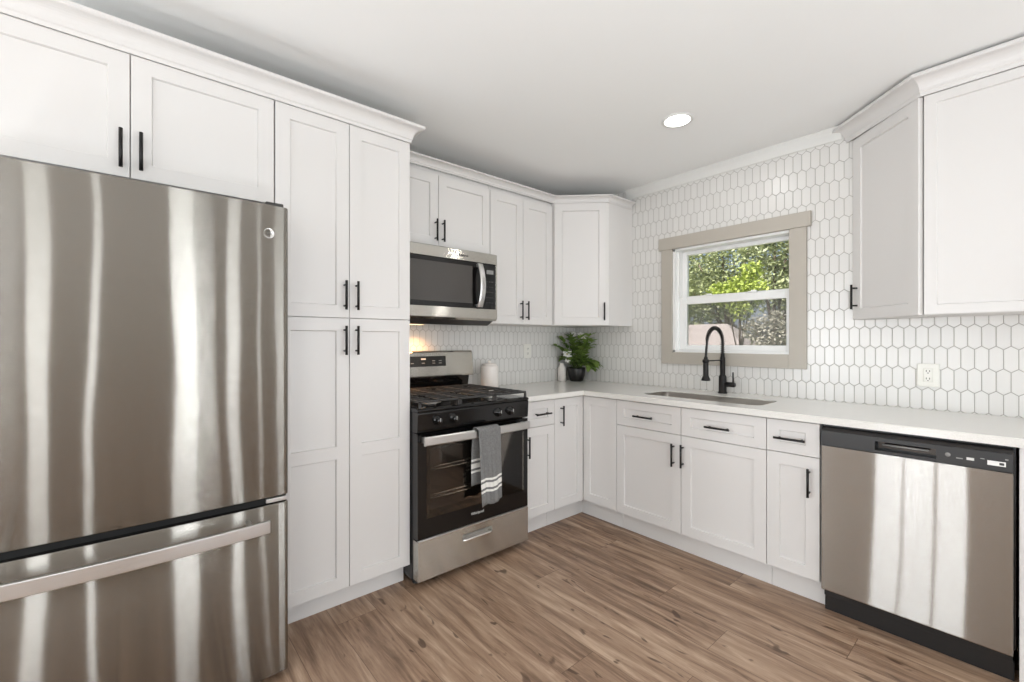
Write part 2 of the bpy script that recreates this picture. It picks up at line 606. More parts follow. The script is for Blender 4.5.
def lettering(name, body, size, fr, a, b, z, mat, parent, depth=.0004, up=1.0, bold=0.0):
    """raised lettering standing on a face; a, z is its centre"""
    cu = bpy.data.curves.new(name, 'FONT')
    cu.body = body
    cu.size = size
    cu.align_x = 'CENTER'
    cu.align_y = 'CENTER'
    cu.extrude = depth
    cu.offset = bold
    tmp = bpy.data.objects.new('lettering_tmp', cu)
    C.objects.link(tmp)
    dg = bpy.context.evaluated_depsgraph_get()
    dg.update()
    me = bpy.data.meshes.new_from_object(tmp.evaluated_get(dg))
    bpy.data.objects.remove(tmp)
    bpy.data.curves.remove(cu)
    bm = NB()
    bm.from_mesh(me)
    bpy.data.meshes.remove(me)
    # text x runs to the viewer's right: that is +a for a face seen from outside
    for v in bm.verts:
        v.co = fr(a + v.co.x, b + v.co.z, z + v.co.y)
    bmesh.ops.recalc_face_normals(bm, faces=bm.faces)
    return obj(name, bm, mat, parent)

# ------------------------------------------------------------------ room shell
def wall_with_holes(fr, a0, a1, z0, z1, holes, b0, b1):
    """slab with rectangular openings cut through it: strips of boxes merged into one mesh"""
    bm = NB()
    As = sorted({a0, a1, *[h[0] for h in holes], *[h[1] for h in holes]})
    Zs = sorted({z0, z1, *[h[2] for h in holes], *[h[3] for h in holes]})
    def solid(i, j):
        if not (0 <= i < len(As) - 1 and 0 <= j < len(Zs) - 1):
            return False
        ca, cz = (As[i] + As[i + 1]) / 2, (Zs[j] + Zs[j + 1]) / 2
        return not any(h[0] < ca < h[1] and h[2] < cz < h[3] for h in holes)
    cache = {}
    def v(a, b, z):
        k = (a, b, z)
        if k not in cache:
            cache[k] = bm.verts.new(fr(a, b, z))
        return cache[k]
    for i in range(len(As) - 1):
        for j in range(len(Zs) - 1):
            if not solid(i, j):
                continue
            A0, A1, Z0, Z1 = As[i], As[i + 1], Zs[j], Zs[j + 1]
            for b in (b0, b1):
                bm.faces.new((v(A0, b, Z0), v(A1, b, Z0), v(A1, b, Z1), v(A0, b, Z1)))
            for di, dj, e in ((-1, 0, ((A0, Z0), (A0, Z1))), (1, 0, ((A1, Z0), (A1, Z1))), (0, -1, ((A0, Z0), (A1, Z0))), (0, 1, ((A0, Z1), (A1, Z1)))):
                if not solid(i + di, j + dj):
                    (p, q), (r_, s_) = e
                    bm.faces.new((v(p, b0, q), v(r_, b0, s_), v(r_, b1, s_), v(p, b1, q)))
    bmesh.ops.recalc_face_normals(bm, faces=bm.faces)
    return bm

bm = NB(); box(bm, W, -.15, ROOM_X + .15, ROOM_Y - .15, .15, -.12, 0); struct('floor', bm, M['floor'])
bm = NB(); box(bm, W, -.15, ROOM_X + .15, ROOM_Y - .15, .15, CEIL, CEIL + .12); struct('ceiling', bm, M['ceiling'])
struct('wall_west', wall_with_holes(FA, ROOM_Y, 0, 0, CEIL, [], -.15, 0), M['tile_y'])
WX0, WX1, WZ0, WZ1 = .962, 1.772, 1.172, 1.936
struct('wall_north', wall_with_holes(FB, -.15, ROOM_X, 0, CEIL, [(WX0, WX1, WZ0, WZ1)], -.15, 0), M['tile_x'])
FE = Frame((ROOM_X, 0), (0, 1), (-1, 0))
FS = Frame((0, ROOM_Y), (1, 0), (0, 1))
EH = [(a0, a1, .20, 2.30) for a0, a1 in EAST] + [(-5.67, -4.57, .45, 2.15), (-1.17, -.27, .55, 2.05)]  # the last pair are unseen windows added for fill light
SH = [(1.28, 2.20, .03, 2.2), (3.25, 4.55, .85, 2.15), (.10, .60, .5, 2.1)]  # the last is an unseen window added for fill light
struct('wall_east', wall_with_holes(FE, ROOM_Y, 0, 0, CEIL, EH, -.15, 0), M['wall'])
struct('wall_south', wall_with_holes(FS, 0, ROOM_X, 0, CEIL, SH, -.15, 0), M['wall'])
# frames of the openings behind the camera, including the windows added for fill
for k, (fr, h) in enumerate([(FE, EH[0]), (FE, EH[2]), (FE, EH[5]), (FE, EH[6]), (FS, SH[1]), (FS, SH[2])]):
    bm = NB()
    a0, a1, z0, z1 = h
    for q in ((a0, a0 + .04, z0, z1), (a1 - .04, a1, z0, z1), (a0, a1, z0, z0 + .04), (a0, a1, z1 - .04, z1), (a0, a1, (z0 + z1) / 2 - .02, (z0 + z1) / 2 + .02)):
        box(bm, fr, q[0], q[1], .0, .03, q[2], q[3])
    struct('window_%d' % (k + 2), bm, M['vinyl'])
bm = NB()
a0, a1, z0, z1 = SH[0]
for q in ((a0, a0 + .03, z0, z1), (a1 - .03, a1, z0, z1), (a0, a1, z0, z0 + .1), (a0, a1, z1 - .09, z1), (a0 + .30, a0 + .325, z0, z1), (a0 + .60, a0 + .63, z0, z1)):
    box(bm, FS, q[0], q[1], .0, .03, q[2], q[3])
struct('door_1', bm, M['vinyl'])

# cornice between the tiled wall and the ceiling
bm = NB()
sweep(bm, [(.56, -.0005), (2.0, -.0005)], [(0, 2.400), (.006, 2.400), (.009, 2.405), (.012, 2.44), (.022, 2.462), (.026, 2.466), (.026, 2.4745), (0, 2.4745)])
struct('trim_1', bm, M['trimwhite'])

# ------------------------------------------------------------------ kitchen window
bm = NB()
# casing: legs, apron and a wider header, taupe
box(bm, FB, .878, WX0, 0.0005, .020, 1.086, 1.937, .002)
box(bm, FB, 1.737, 1.829, 0.0005, .020, 1.086, 1.937, .002)
box(bm, FB, WX0, 1.737, 0.0005, .020, 1.086, WZ0, .002)
box(bm, FB, .857, 1.852, 0.0005, .026, 1.937, 2.026, .002)
win = struct('window_1', bm, M['taupe'])
win['label'] = 'white double-hung window in a taupe casing above the sink'
bm = NB()
t_ = .016
for q in ((WX0, WX0 + t_, WZ0, WZ1), (WX1 - t_, WX1, WZ0, WZ1), (WX0, WX1, WZ0, WZ0 + t_), (WX0, WX1, WZ1 - t_, WZ1)):
    box(bm, FB, q[0], q[1], -.149, .0006, q[2], q[3])
for q in ((WX0 + t_, WX0 + t_ + .014, WZ0, WZ1)  ,):
    box(bm, FB, q[0], q[1], -.13, -.035, q[2], q[3])
struct('window_jamb', bm, M['vinyl'], win)
def sash(name, x0, x1, z0, z1, y0, y1, wl_, wb, wt):
    bm = NB()
    box(bm, FB, x0, x0 + wl_, -y1, -y0, z0, z1, .003)
    box(bm, FB, x1 - wl_, x1, -y1, -y0, z0, z1, .003)
    box(bm, FB, x0 + wl_, x1 - wl_, -y1, -y0, z0, z0 + wb, .003)
    box(bm, FB, x0 + wl_, x1 - wl_, -y1, -y0, z1 - wt, z1, .003)
    s_ = struct(name, bm, M['vinyl'], win)
    bm = NB()
    ym = (y0 + y1) / 2
    box(bm, FB, x0 + wl_, x1 - wl_, -ym - .002, -ym + .002, z0 + wb, z1 - wt)
    obj('pane', bm, M['pane'], s_)
    return s_
sx0, sx1 = WX0 + t_ + .002, WX1 - t_ - .002
sash('upper_sash', sx0 + .012, sx1 - .0005, 1.545, WZ1 - t_, .085, .117, .036, .042, .026)
lower = sash('lower_sash', sx0 + .012, sx1 - .0005, WZ0 + t_, 1.575, .047, .079, .052, .038, .050)
bm = NB()
for lx in (1.20, 1.50):
    box(bm, FB, lx - .03, lx + .03, -.072, -.05, 1.578, 1.586, .002)
    box(bm, FB, lx - .012, lx + .022, -.066, -.056, 1.585, 1.593, .002)
obj('sash_lock', bm, M['vinyl'], lower)
bm = NB()
box(bm, FB, sx0, sx1, -.1345, -.1335, WZ0 + t_, 1.56)
obj('insect_screen', bm, M['screen'], win)

# ------------------------------------------------------------------ cabinet builders
def shaker(fr, a0, a1, z0, z1, b=0.0, th=.02, rail=.057, rec=.009, splits=()):
    """door or drawer front: framed slab with recessed flat panels, back face on b"""
    bm = NB()
    f = b + th
    st = min(rail, (a1 - a0) * .28)
    rl = min(rail, (z1 - z0) * .31)
    As = [a0, a0 + st, a1 - st, a1]
    Zs = [z0, z0 + rl]
    for s in splits:
        Zs += [s - rail / 2, s + rail / 2]
    Zs += [z1 - rl, z1]
    grid = [[bm.verts.new(fr(a, f, z)) for z in Zs] for a in As]
    outer = []
    for i in range(3):
        for j in range(len(Zs) - 1):
            if i == 1 and j % 2 == 1:
                # recessed panel with a small sloped step
                e, q = .0035, rec
                lo, hi, l, r = Zs[j], Zs[j + 1], As[1], As[2]
                inn = [bm.verts.new(fr(x, f - q, y)) for x, y in ((l + e, lo + e), (r - e, lo + e), (r - e, hi - e), (l + e, hi - e))]
                rim = [grid[1][j], grid[2][j], grid[2][j + 1], grid[1][j + 1]]
                bm.faces.new(inn)
                for k in range(4):
                    m = (k + 1) % 4
                    bm.faces.new((rim[k], rim[m], inn[m], inn[k]))
            else:
                bm.faces.new((grid[i][j], grid[i + 1][j], grid[i + 1][j + 1], grid[i][j + 1]))
    # edges rounded over towards the sides, then the back
    n = len(Zs)
    loop = [grid[i][0] for i in range(4)] + [grid[3][j] for j in range(1, n)] + [grid[i][n - 1] for i in (2, 1, 0)] + [grid[0][j] for j in range(n - 2, 0, -1)]
    back = []
    inv = {}
    for i, a in enumerate(As):
        for j, z in enumerate(Zs):
            inv[grid[i][j]] = (a, z)
    for v in loop:
        a, z = inv[v]
        back.append(bm.verts.new(fr(a, b, z)))
    m = len(loop)
    for k in range(m):
        bm.faces.new((loop[k], loop[(k + 1) % m], back[(k + 1) % m], back[k]))
    bm.faces.new(back[::-1])
    bmesh.ops.recalc_face_normals(bm, faces=bm.faces)
    ls = set(loop)
    es = [e for e in bm.edges if e.verts[0] in ls and e.verts[1] in ls and len(e.link_faces) == 2 and abs(e.link_faces[0].normal.dot(e.link_faces[1].normal)) < .3]
    bmesh.ops.bevel(bm, geom=es, offset=.0016, segments=2, profile=.5, affect='EDGES', clamp_overlap=True)
    return bm

def pull(fr, a, z, b, parent, vertical=True, L=.134):
    """black bar pull on two posts; a, z is its centre and b the face it is screwed to"""
    bm = NB()
    h = L / 2
    off = .030
    if vertical:
        tube(bm, [fr(a, b + off, z - h), fr(a, b + off, z + h)], .0058, 12)
        for s in (-.048, .048):
            tube(bm, [fr(a, b - .001, z + s), fr(a, b + off, z + s)], .0046, 8)
    else:
        tube(bm, [fr(a - h, b + off, z), fr(a + h, b + off, z)], .0058, 12)
        for s in (-.048, .048):
            tube(bm, [fr(a + s, b - .001, z), fr(a + s, b + off, z)], .0046, 8)
    return obj('handle', bm, M['black'], parent)

def door(root, fr, a0, a1, z0, z1, b, handle=None, splits=(), name='door', rail=.057):
    d = obj(name, shaker(fr, a0, a1, z0, z1, b, splits=splits, rail=rail), M['white'], root)
    if handle:
        a, z, vert = handle
        pull(fr, a, z, b + .02, d, vert)
    return d

G = .0015   # half the reveal between neighbouring fronts

# ------------------------------------------------------------------ cabinets on the range wall
# over the fridge
t = thing('wall_cabinet', 'deep white two-door cabinet above the refrigerator', 'cabinet', (.3, -3.065, 1.825))
bm = NB(); box(bm, FA, -3.52, -2.6085, .001, .609, 1.832, 2.30); obj('body', bm, M['white'], t)
door(t, FA, -3.518, -3.067 - G, 1.830, 2.266, .61, (-3.092, 1.922, True))
door(t, FA, -3.067 + G, -2.6105, 1.830, 2.266, .61, (-3.038, 1.922, True))

# pantry
t = thing('pantry_cabinet', 'tall white four-door pantry cabinet between refrigerator and range', 'cabinet', (.3, -2.293, 0))
bm = NB(); box(bm, FA, -2.6065, -1.982, .001, .609, .108, 2.30); obj('body', bm, M['white'], t)
bm = NB(); box(bm, FA, -2.6065, -1.982, .05, .556, .0, .107); obj('toe_kick', bm, M['white'], t)
for (a0, a1, h) in ((-2.605, -2.293 - G, -2.317), (-2.293 + G, -1.983, -2.262)):
    door(t, FA, a0, a1, 1.361 + G, 2.266, .61, (h, 1.466, True))
    door(t, FA, a0, a1, .110, 1.361 - G, .61, (h, 1.258, True), splits=(.741,))

# over the microwave
t = thing('wall_cabinet', 'short white two-door cabinet above the microwave', 'cabinet', (.15, -1.602, 1.84))
bm = NB(); box(bm, FA, -1.979, -1.2265, .001, .299, 1.826, 2.31); obj('body', bm, M['white'], t)
door(t, FA, -1.977, -1.6265 - G, 1.838, 2.280, .30, (-1.652, 1.933, True))
door(t, FA, -1.6265 + G, -1.228, 1.838, 2.280, .30, (-1.601, 1.933, True))

# next to the corner
t = thing('wall_cabinet', 'tall white two-door wall cabinet right of the microwave', 'cabinet', (.15, -.92, 1.374))
bm = NB(); box(bm, FA, -1.2235, -.6125, .001, .299, 1.374, 2.31); obj('body', bm, M['white'], t)
door(t, FA, -1.222, -.925 - G, 1.376, 2.280, .30, (-.953, 1.474, True))
door(t, FA, -.925 + G, -.628, 1.376, 2.280, .30, (-.896, 1.474, True))

# diagonal corner cabinet
FD = Frame((.319, -.61), (S, S), (S, -S))
t = thing('corner_wall_cabinet', 'white diagonal corner wall cabinet above the potted plant', 'cabinet', (.2, -.2, 1.374))
bm = NB(); poly_z(bm, [(.001, -.001), (.001, -.6105), (.304, -.6105), (.6085, -.306), (.6085, -.001)], 1.374, 2.335)
obj('body', bm, M['white'], t)
door(t, FD.shift(-.0105), .006, .402, 1.376, 2.305, 0, (.381, 1.478, True))

# base cabinet beside the range
t = thing('base_cabinet', 'narrow white base cabinet with one drawer, right beside the range', 'cabinet', (.3, -1.06, 0))
bm = NB(); box(bm, FA, -1.2035, -.9235, .001, .609, .122, .8735); obj('body', bm, M['white'], t)
bm = NB(); box(bm, FA, -1.2035, -.9235, .05, .556, 0, .121); obj('toe_kick', bm, M['white'], t)
d = door(t, FA, -1.202, -.9225 - G, .702 + G, .866, .61, None, name='drawer_front')
pull(FA, -1.045, .783, .63, d, False)
door(t, FA, -1.202, -.9225 - G, .128, .702 - G, .61, (-1.174, .585, True))

# corner base with a folding two-leaf door
t = thing('corner_base_cabinet', 'white corner base cabinet with two tall leaves meeting in the inside corner', 'cabinet', (.3, -.3, 0))
bm = NB(); poly_z(bm, [(.001, -.001), (.001, -.9215), (.609, -.9215), (.609, -.609), (.9135, -.609), (.9135, -.001)], .122, .8735)
obj('body', bm, M['white'], t)
bm = NB(); poly_z(bm, [(.05, -.05), (.05, -.9215), (.556, -.9215), (.556, -.556), (.9135, -.556), (.9135, -.05)], 0, .121)
obj('toe_kick', bm, M['white'], t)
door(t, FA, -.9225 + G, -.632, .128, .866, .61, (-.862, .752, True))
door(t, FB, .632, .9145 - G, .128, .866, .61)

# sink base
t = thing('sink_base_cabinet', 'wide white sink base with two false drawer fronts over two doors', 'cabinet', (1.37, -.3, 0))
bm = NB()
for q in ((.9155, .933), (1.810, 1.8275)):
    box(bm, FB, q[0], q[1], .001, .609, .122, .8735)
box(bm, FB, .933, 1.81, .001, .609, .122, .14)
box(bm, FB, .933, 1.81, .001, .018, .14, .64)
box(bm, FB, .933, 1.81, .590, .609, .14, .8735)
obj('body', bm, M['white'], t)
bm = NB(); box(bm, FB, .9155, 1.8275, .05, .556, 0, .121); obj('toe_kick', bm, M['white'], t)
d = door(t, FB, .9145 + G, 1.369 - G, .704 + G, .866, .61, None, name='drawer_front')
pull(FB, 1.127, .780, .63, d, False)
d = door(t, FB, 1.369 + G, 1.828 - G, .704 + G, .866, .61, None, name='drawer_front')
pull(FB, 1.588, .780, .63, d, False)
door(t, FB, .9145 + G, 1.369 - G, .128, .704 - G, .61, (1.325, .585, True))
door(t, FB, 1.369 + G, 1.828 - G, .128, .704 - G, .61, (1.383, .588, True))

# narrow base beside the dishwasher
t = thing('base_cabinet', 'narrow white base cabinet with one drawer, left of the dishwasher', 'cabinet', (1.943, -.3, 0))
bm = NB(); box(bm, FB, 1.8295, 2.057, .001, .609, .122, .8735); obj('body', bm, M['white'], t)
bm = NB(); box(bm, FB, 1.8295, 2.062, .05, .556, 0, .121); obj('toe_kick', bm, M['white'], t)
d = door(t, FB, 1.828 + G, 2.056, .707 + G, .866, .61, None, name='drawer_front')
pull(FB, 1.937, .780, .63, d, False)
door(t, FB, 1.828 + G, 2.056, .130, .707 - G, .61, (2.016, .588, True))

# panel that ends the run right of the dishwasher
bm = NB(); box(bm, FB, 2.6675, 2.712, .001, .632, 0.0, .8735, .002)
tag(obj('end_panel', bm, M['white']), 'plain white end panel standing right of the dishwasher', 'panel')

# cabinets right of the window
AX, AY = 2.036, -.0
t = thing('angled_wall_cabinet', 'white angled wall cabinet with one door, right of the window', 'cabinet', (2.25, -.12, 1.374))
FG = Frame((2.040, -.001), (S, -S), (-S, -S))
bm = NB(); poly_z(bm, [(2.064, -.001), (2.3725, -.3095), (2.3725, -.001)], 1.372, 2.40); obj('body', bm, M['white'], t)
door(t, FG.shift(-.0185), .018, .4535, 1.374, 2.37, 0, (.052, 1.497, True))
t = thing('wall_cabinet', 'white wall cabinet over the dishwasher, cut off by the right photo edge', 'cabinet', (2.68, -.15, 1.374))
bm = NB(); box(bm, FB, 2.3745, 3.14, .001, .299, 1.374, 2.40); obj('body', bm, M['white'], t)
door(t, FB, 2.3785, 2.760, 1.376, 2.37, .30, (2.735, 1.474, True), rail=.042)
door(t, FB, 2.763, 3.138, 1.376, 2.37, .30, (2.79, 1.474, True), rail=.042)

# crown mouldings on the cabinets
def crown(path, z0, z1, proj, label, base):
    h = z1 - z0
    prof = [(-.0005, z0), (.004, z0), (.006, z0 + .16 * h), (.010, z0 + .22 * h)]
    for k in range(9):
        a = k / 8 * math.pi / 2
        prof.append((.010 + (proj - .016) * (1 - math.cos(a)), z0 + h * (.22 + .58 * math.sin(a))))
    prof += [(proj, z0 + .84 * h), (proj, z1), (-.0005, z1)]
    bm = NB()
    sweep(bm, path, prof)
    if path[0][1] > -.0005 or path[-1][1] > -.0005:      # trimmed flush to the tiled wall
        bmesh.ops.bisect_plane(bm, geom=bm.verts[:] + bm.edges[:] + bm.faces[:], plane_co=(0, -.0006, 0), plane_no=(0, 1, 0), clear_outer=True)
        bmesh.ops.holes_fill(bm, edges=[e for e in bm.edges if e.is_boundary])
    return tag(obj('crown_moulding', bm, M['white']), label, 'moulding')
crown([(.63, -3.52), (.63, -1.9815), (.39, -1.9812)], 2.268, 2.349, .056, 'white crown moulding along the top of the refrigerator cabinet and pantry', 'moulding')
crown([(.32, -1.977), (.32, -.612), (.611, -.321), (.611, -.03)], 2.283 + .025, 2.353, .052, 'white crown moulding over the microwave cabinets and corner cabinet', 'moulding')
crown([(1.972, .050), (2.3685 - .0, -.3465 + .0255), (3.14, -.321)], 2.372, 2.461, .060, 'white crown moulding on the cabinets right of the window', 'moulding')

# ------------------------------------------------------------------ countertop with sink cut-out
SX0, SX1, SY0, SY1, SR = 1.030, 1.752, -.515, -.225, .045
ZC0, ZC1 = .8750, .9075
def rrect(x0, x1, y0, y1, r, k=6):
    pts = []
    for cx_, cy_, s in ((x1 - r, y1 - r, 0), (x0 + r, y1 - r, 90), (x0 + r, y0 + r, 180), (x1 - r, y0 + r, 270)):
        for i in range(k + 1):
            a = R(s + 90 * i / k)
            pts.append((cx_ + r * math.cos(a), cy_ + r * math.sin(a)))
    return pts
bm = NB()
outer = [(.001, -.001), (.001, -1.2045), (.660, -1.2045), (.660, -.660), (2.730, -.660), (2.730, -.001)]
hole = rrect(SX0, SX1, SY0, SY1, SR)
tops = {}
for z in (ZC0, ZC1):
    vo = [bm.verts.new((x, y, z)) for x, y in outer]
    vh = [bm.verts.new((x, y, z)) for x, y in hole]
    eo = [bm.edges.new((vo[i], vo[(i + 1) % len(vo)])) for i in range(len(vo))]
    eh = [bm.edges.new((vh[i], vh[(i + 1) % len(vh)])) for i in range(len(vh))]
    bmesh.ops.triangle_fill(bm, use_beauty=True, edges=eo + eh)
    tops[z] = (vo, vh)
for k in (0, 1):
    A, B = tops[ZC0][k], tops[ZC1][k]
    for i in range(len(A)):
        j = (i + 1) % len(A)
        bm.faces.new((A[i], A[j], B[j], B[i]))
bmesh.ops.recalc_face_normals(bm, faces=bm.faces)
vtop = set(tops[ZC1][0][1:5])
es = [e for e in bm.edges if e.verts[0] in vtop and e.verts[1] in vtop and any(abs(f.normal.z) < .5 for f in e.link_faces)]
bmesh.ops.bevel(bm, geom=es, offset=.004, segments=2, profile=.5, affect='EDGES', clamp_overlap=True)
tag(obj('countertop', bm, M['quartz']), 'white L-shaped quartz countertop running round the corner and over the dishwasher', 'countertop')

# undermount sink
t = thing('kitchen_sink', 'stainless undermount sink set into the countertop under the window', 'sink', ((SX0 + SX1) / 2, (SY0 + SY1) / 2, .66))
bm = NB()
rings = []
for (d_, z, r) in ((.0012, .9025, SR), (.003, .9025, SR), (.007, .84, SR), (.010, .70, SR), (.03, .675, SR), (.08, .668, SR)):
    rings.append([bm.verts.new((x, y, z)) for x, y in rrect(SX0 + d_, SX1 - d_, SY0 + d_, SY1 - d_, max(.01, r - d_ * .2))])
n = len(rings[0])
for A, B in zip(rings, rings[1:]):
    for i in range(n):
        j = (i + 1) % n
        bm.faces.new((A[i], A[j], B[j], B[i])).smooth = True
bm.faces.new(rings[-1])
bmesh.ops.recalc_face_normals(bm, faces=bm.faces)
o = obj('basin', bm, M['sinksteel'], t)
md = o.modifiers.new('thickness', 'SOLIDIFY'); md.thickness = .0012; md.offset = 0
bm = NB(); lathe(bm, [(0, .674), (.03, .674), (.043, .676), (.045, .670), (.045, .664), (0, .664)], (1.39, -.36, 0), 24)
obj('drain', bm, M['chrome'], t)

# spring faucet
fx, fy = 1.362, -.075
t = thing('faucet', 'black spring-neck pull-down faucet standing behind the sink', 'faucet', (fx, fy, ZC1))
bm = NB(); lathe(bm, [(0, ZC1), (.029, ZC1), (.029, ZC1 + .008), (.024, ZC1 + .012), (.0235, ZC1 + .11), (.020, ZC1 + .118), (.0165, ZC1 + .122), (.0165, 1.145), (.013, 1.15), (.012, 1.175), (0, 1.175)], (fx, fy, 0), 28)
obj('base', bm, M['black'], t)
bm = NB()
tube(bm, [(fx + .01, fy, .968), (fx + .075, fy, .968), (fx + .082, fy, .968)], [.0165, .0165, .012], 16)
obj('valve', bm, M['black'], t)
bm = NB()
tube(bm, [(fx + .068, fy, .975), (fx + .069, fy - .004, 1.05)], [.0055, .0048], 10)
obj('lever', bm, M['black'], t)
arc = []
for k in range(41):
    u = k / 40
    if u < .2:
        arc.append(Vector((fx, fy, 1.16 + .085 * u / .2)))
    elif u < .8:
        a = math.pi * (u - .2) / .6
        arc.append(Vector((fx - .003 * a, fy - .10 * (1 - math.cos(a)), 1.245 + .095 * math.sin(a))))
    else:
        arc.append(Vector((fx - .01, fy - .20 - .015 * (u - .8) / .2, 1.245 - .095 * (u - .8) / .2)))
bm = NB(); tube(bm, arc, .0075, 10); obj('hose', bm, M['black'], t)
bm = NB()
coil = []
turns, N = 34, 34 * 9
for k in range(int(N * .78)):
    u = k / N
    f_ = u * 40
    i = min(39, int(f_))
    p = arc[i].lerp(arc[i + 1], f_ - i)
    tg = (arc[i + 1] - arc[i]).normalized()
    sd = Vector((1, 0, 0))
    up = tg.cross(sd).normalized()
    a = 2 * math.pi * turns * u
    coil.append(p + (sd * math.cos(a) + up * math.sin(a)) * .0115)
tube(bm, coil, .0026, 5); obj('spring', bm, M['black'], t)
hx, hy = fx - .01, fy - .215
bm = NB()
lathe(bm, [(0, 1.155), (.010, 1.155), (.013, 1.14), (.0165, 1.13), (.0165, 1.035), (.020, 1.028), (.027, 1.012), (.027, 1.003), (0, 1.003)], (hx, hy, 0), 24)
obj('spray_head', bm, M['black'], t)
bm = NB()
tube(bm, [(fx, fy - .012, 1.128), (hx, hy + .014, 1.128)], .004, 8)
lathe(bm, [(.017, 1.118), (.0205, 1.12), (.0205, 1.136), (.017, 1.138)], (hx, hy, 0), 20)
obj('docking_arm', bm, M['black'], t)

# ------------------------------------------------------------------ refrigerator
FY0, FY1 = -3.455, -2.617
t = thing('refrigerator', 'large stainless bottom-freezer refrigerator at the left', 'refrigerator', (.46, -3.045, 0))
bm = NB(); box(bm, FA, FY0 + .004, FY1 - .004, .03, .805, .02, 1.742, .006); obj('body', bm, M['darkgrey'], t)
def bowed_door(z0, z1, name):
    bm = NB()
    nseg = 24
    prof = []
    xf, xb, bow, rr = .890, .812, .012, .014
    ys = [FY0 + (FY1 - FY0) * k / nseg for k in range(nseg + 1)]
    def xo(y):
        u = (y - (FY0 + FY1) / 2) / ((FY1 - FY0) / 2)
        return xf + bow * (1 - u * u)
    front = []
    for k in range(5):      # rounded left edge
        a = R(90 * k / 4)
        front.append((xo(FY0 + rr) - rr + rr * math.sin(a), FY0 + rr - rr * math.cos(a)))
    for y in ys[1:-1]:
        front.append((xo(y), y))
    for k in range(5):
        a = R(90 * k / 4)
        front.append((xo(FY1 - rr) - rr + rr * math.cos(a), FY1 - rr + rr * math.sin(a)))
    pts = front + [(xb, FY1), (xb, FY0)]
    poly_z(bm, pts, z0, z1)
    for f in bm.faces:
        if len(f.verts) == 4 and f.normal.x > .2:
            f.smooth = True
    es = [e for e in bm.edges if len(e.link_faces) == 2 and any(abs(f.normal.z) > .9 for f in e.link_faces)]
    bmesh.ops.bevel(bm, geom=es, offset=.004, segments=2, profile=.5, affect='EDGES', clamp_overlap=True)
    return obj(name, bm, M['fridge'], t)
fd = bowed_door(.684, 1.752, 'door')
fz = bowed_door(.030, .658, 'freezer_drawer')
bm = NB(); box(bm, FA, FY0 + .006, FY1 - .006, .80, .874, .656, .686); obj('gasket', bm, M['gasket'], t)
bm = NB(); box(bm, FA, FY0 + .01, FY1 - .01, .55, .80, 0, .03); obj('base_grille', bm, M['blackplastic'], t)
bm = NB(); box(bm, FA, FY1 - .075, FY1 - .008, .84, .888, .663, .678, .002); obj('hinge', bm, M['satin'], t)
bm = NB(); box(bm, FA, FY1 - .07, FY1 - .01, .72, .86, 1.753, 1.772, .004); obj('hinge_cover', bm, M['darkgrey'], t)
# badge: ring with a monogram
by, bz = -2.684, 1.647
bm = NB(); lathe(bm, [(0, 0), (.0185, 0), (.0185, .003), (.0165, .004), (.0155, .0028), (0, .0028)], (.8905, by, bz), 28, axis=(1, 0, 0))
bd = obj('badge', bm, M['satin'], fd)
lettering('monogram', 'GE', .017, FA, by, .8937, bz, M['darkgrey'], bd)
# freezer handle: flat bar bowed outwards on two posts
bm = NB()
hpts = []
nb = 24
for k in range(nb + 1):
    u = k / nb * 2 - 1
    y = (-3.395 + -2.694) / 2 + u * (3.395 - 2.694) / 2
    hpts.append((.955 + .020 * (1 - u * u), y))
for dz0, dz1 in ((.583, .627),):
    rows = []
    for x, y in hpts:
        rows.append([bm.verts.new((x + dx, y, z)) for dx, z in ((0, dz0), (.014, dz0), (.014, dz1), (0, dz1))])
    for A, B in zip(rows, rows[1:]):
        for i in range(4):
            j = (i + 1) % 4
            bm.faces.new((A[i], A[j], B[j], B[i]))
    bm.faces.new(rows[0][::-1]); bm.faces.new(rows[-1])
bmesh.ops.recalc_face_normals(bm, faces=bm.faces)
bmesh.ops.bevel(bm, geom=[e for e in bm.edges if len(e.link_faces) == 2 and e.calc_face_angle() > .8], offset=.003, segments=2, profile=.5, affect='EDGES', clamp_overlap=True)
for y in (-3.34, -2.75):
    tube(bm, [(.895, y, .612), (.960, y, .612)], .009, 12)
fh = obj('handle', bm, M['satin'], fz)

# ------------------------------------------------------------------ gas range
RY0, RY1 = -1.980, -1.227
t = thing('gas_range', 'freestanding gas range, black and stainless, with a towel on its oven handle', 'range', (.35, -1.595, 0))
FR = FA
bm = NB(); box(bm, FR, RY0 + .002, RY1 - .002, .03, .648, .035, .895); obj('body', bm, M['blackplastic'], t)
for yy in (RY0 + .04, RY1 - .04):
    for xx in (.09, .615):
        bm = NB(); lathe(bm, [(0, 0), (.018, 0), (.02, .008), (.014, .012), (.014, .0345), (0, .0345)], (xx, yy, 0), 16)
        obj('foot', bm, M['blackplastic'], t)
# cooktop with raised rim
bm = NB(); prism(bm, FR, [(.06, .896), (.06, .914), (.69, .914), (.704, .910), (.709, .902), (.706, .896)], RY0, RY1, .002)
ct = obj('cooktop', bm, M['blackgloss'], t)
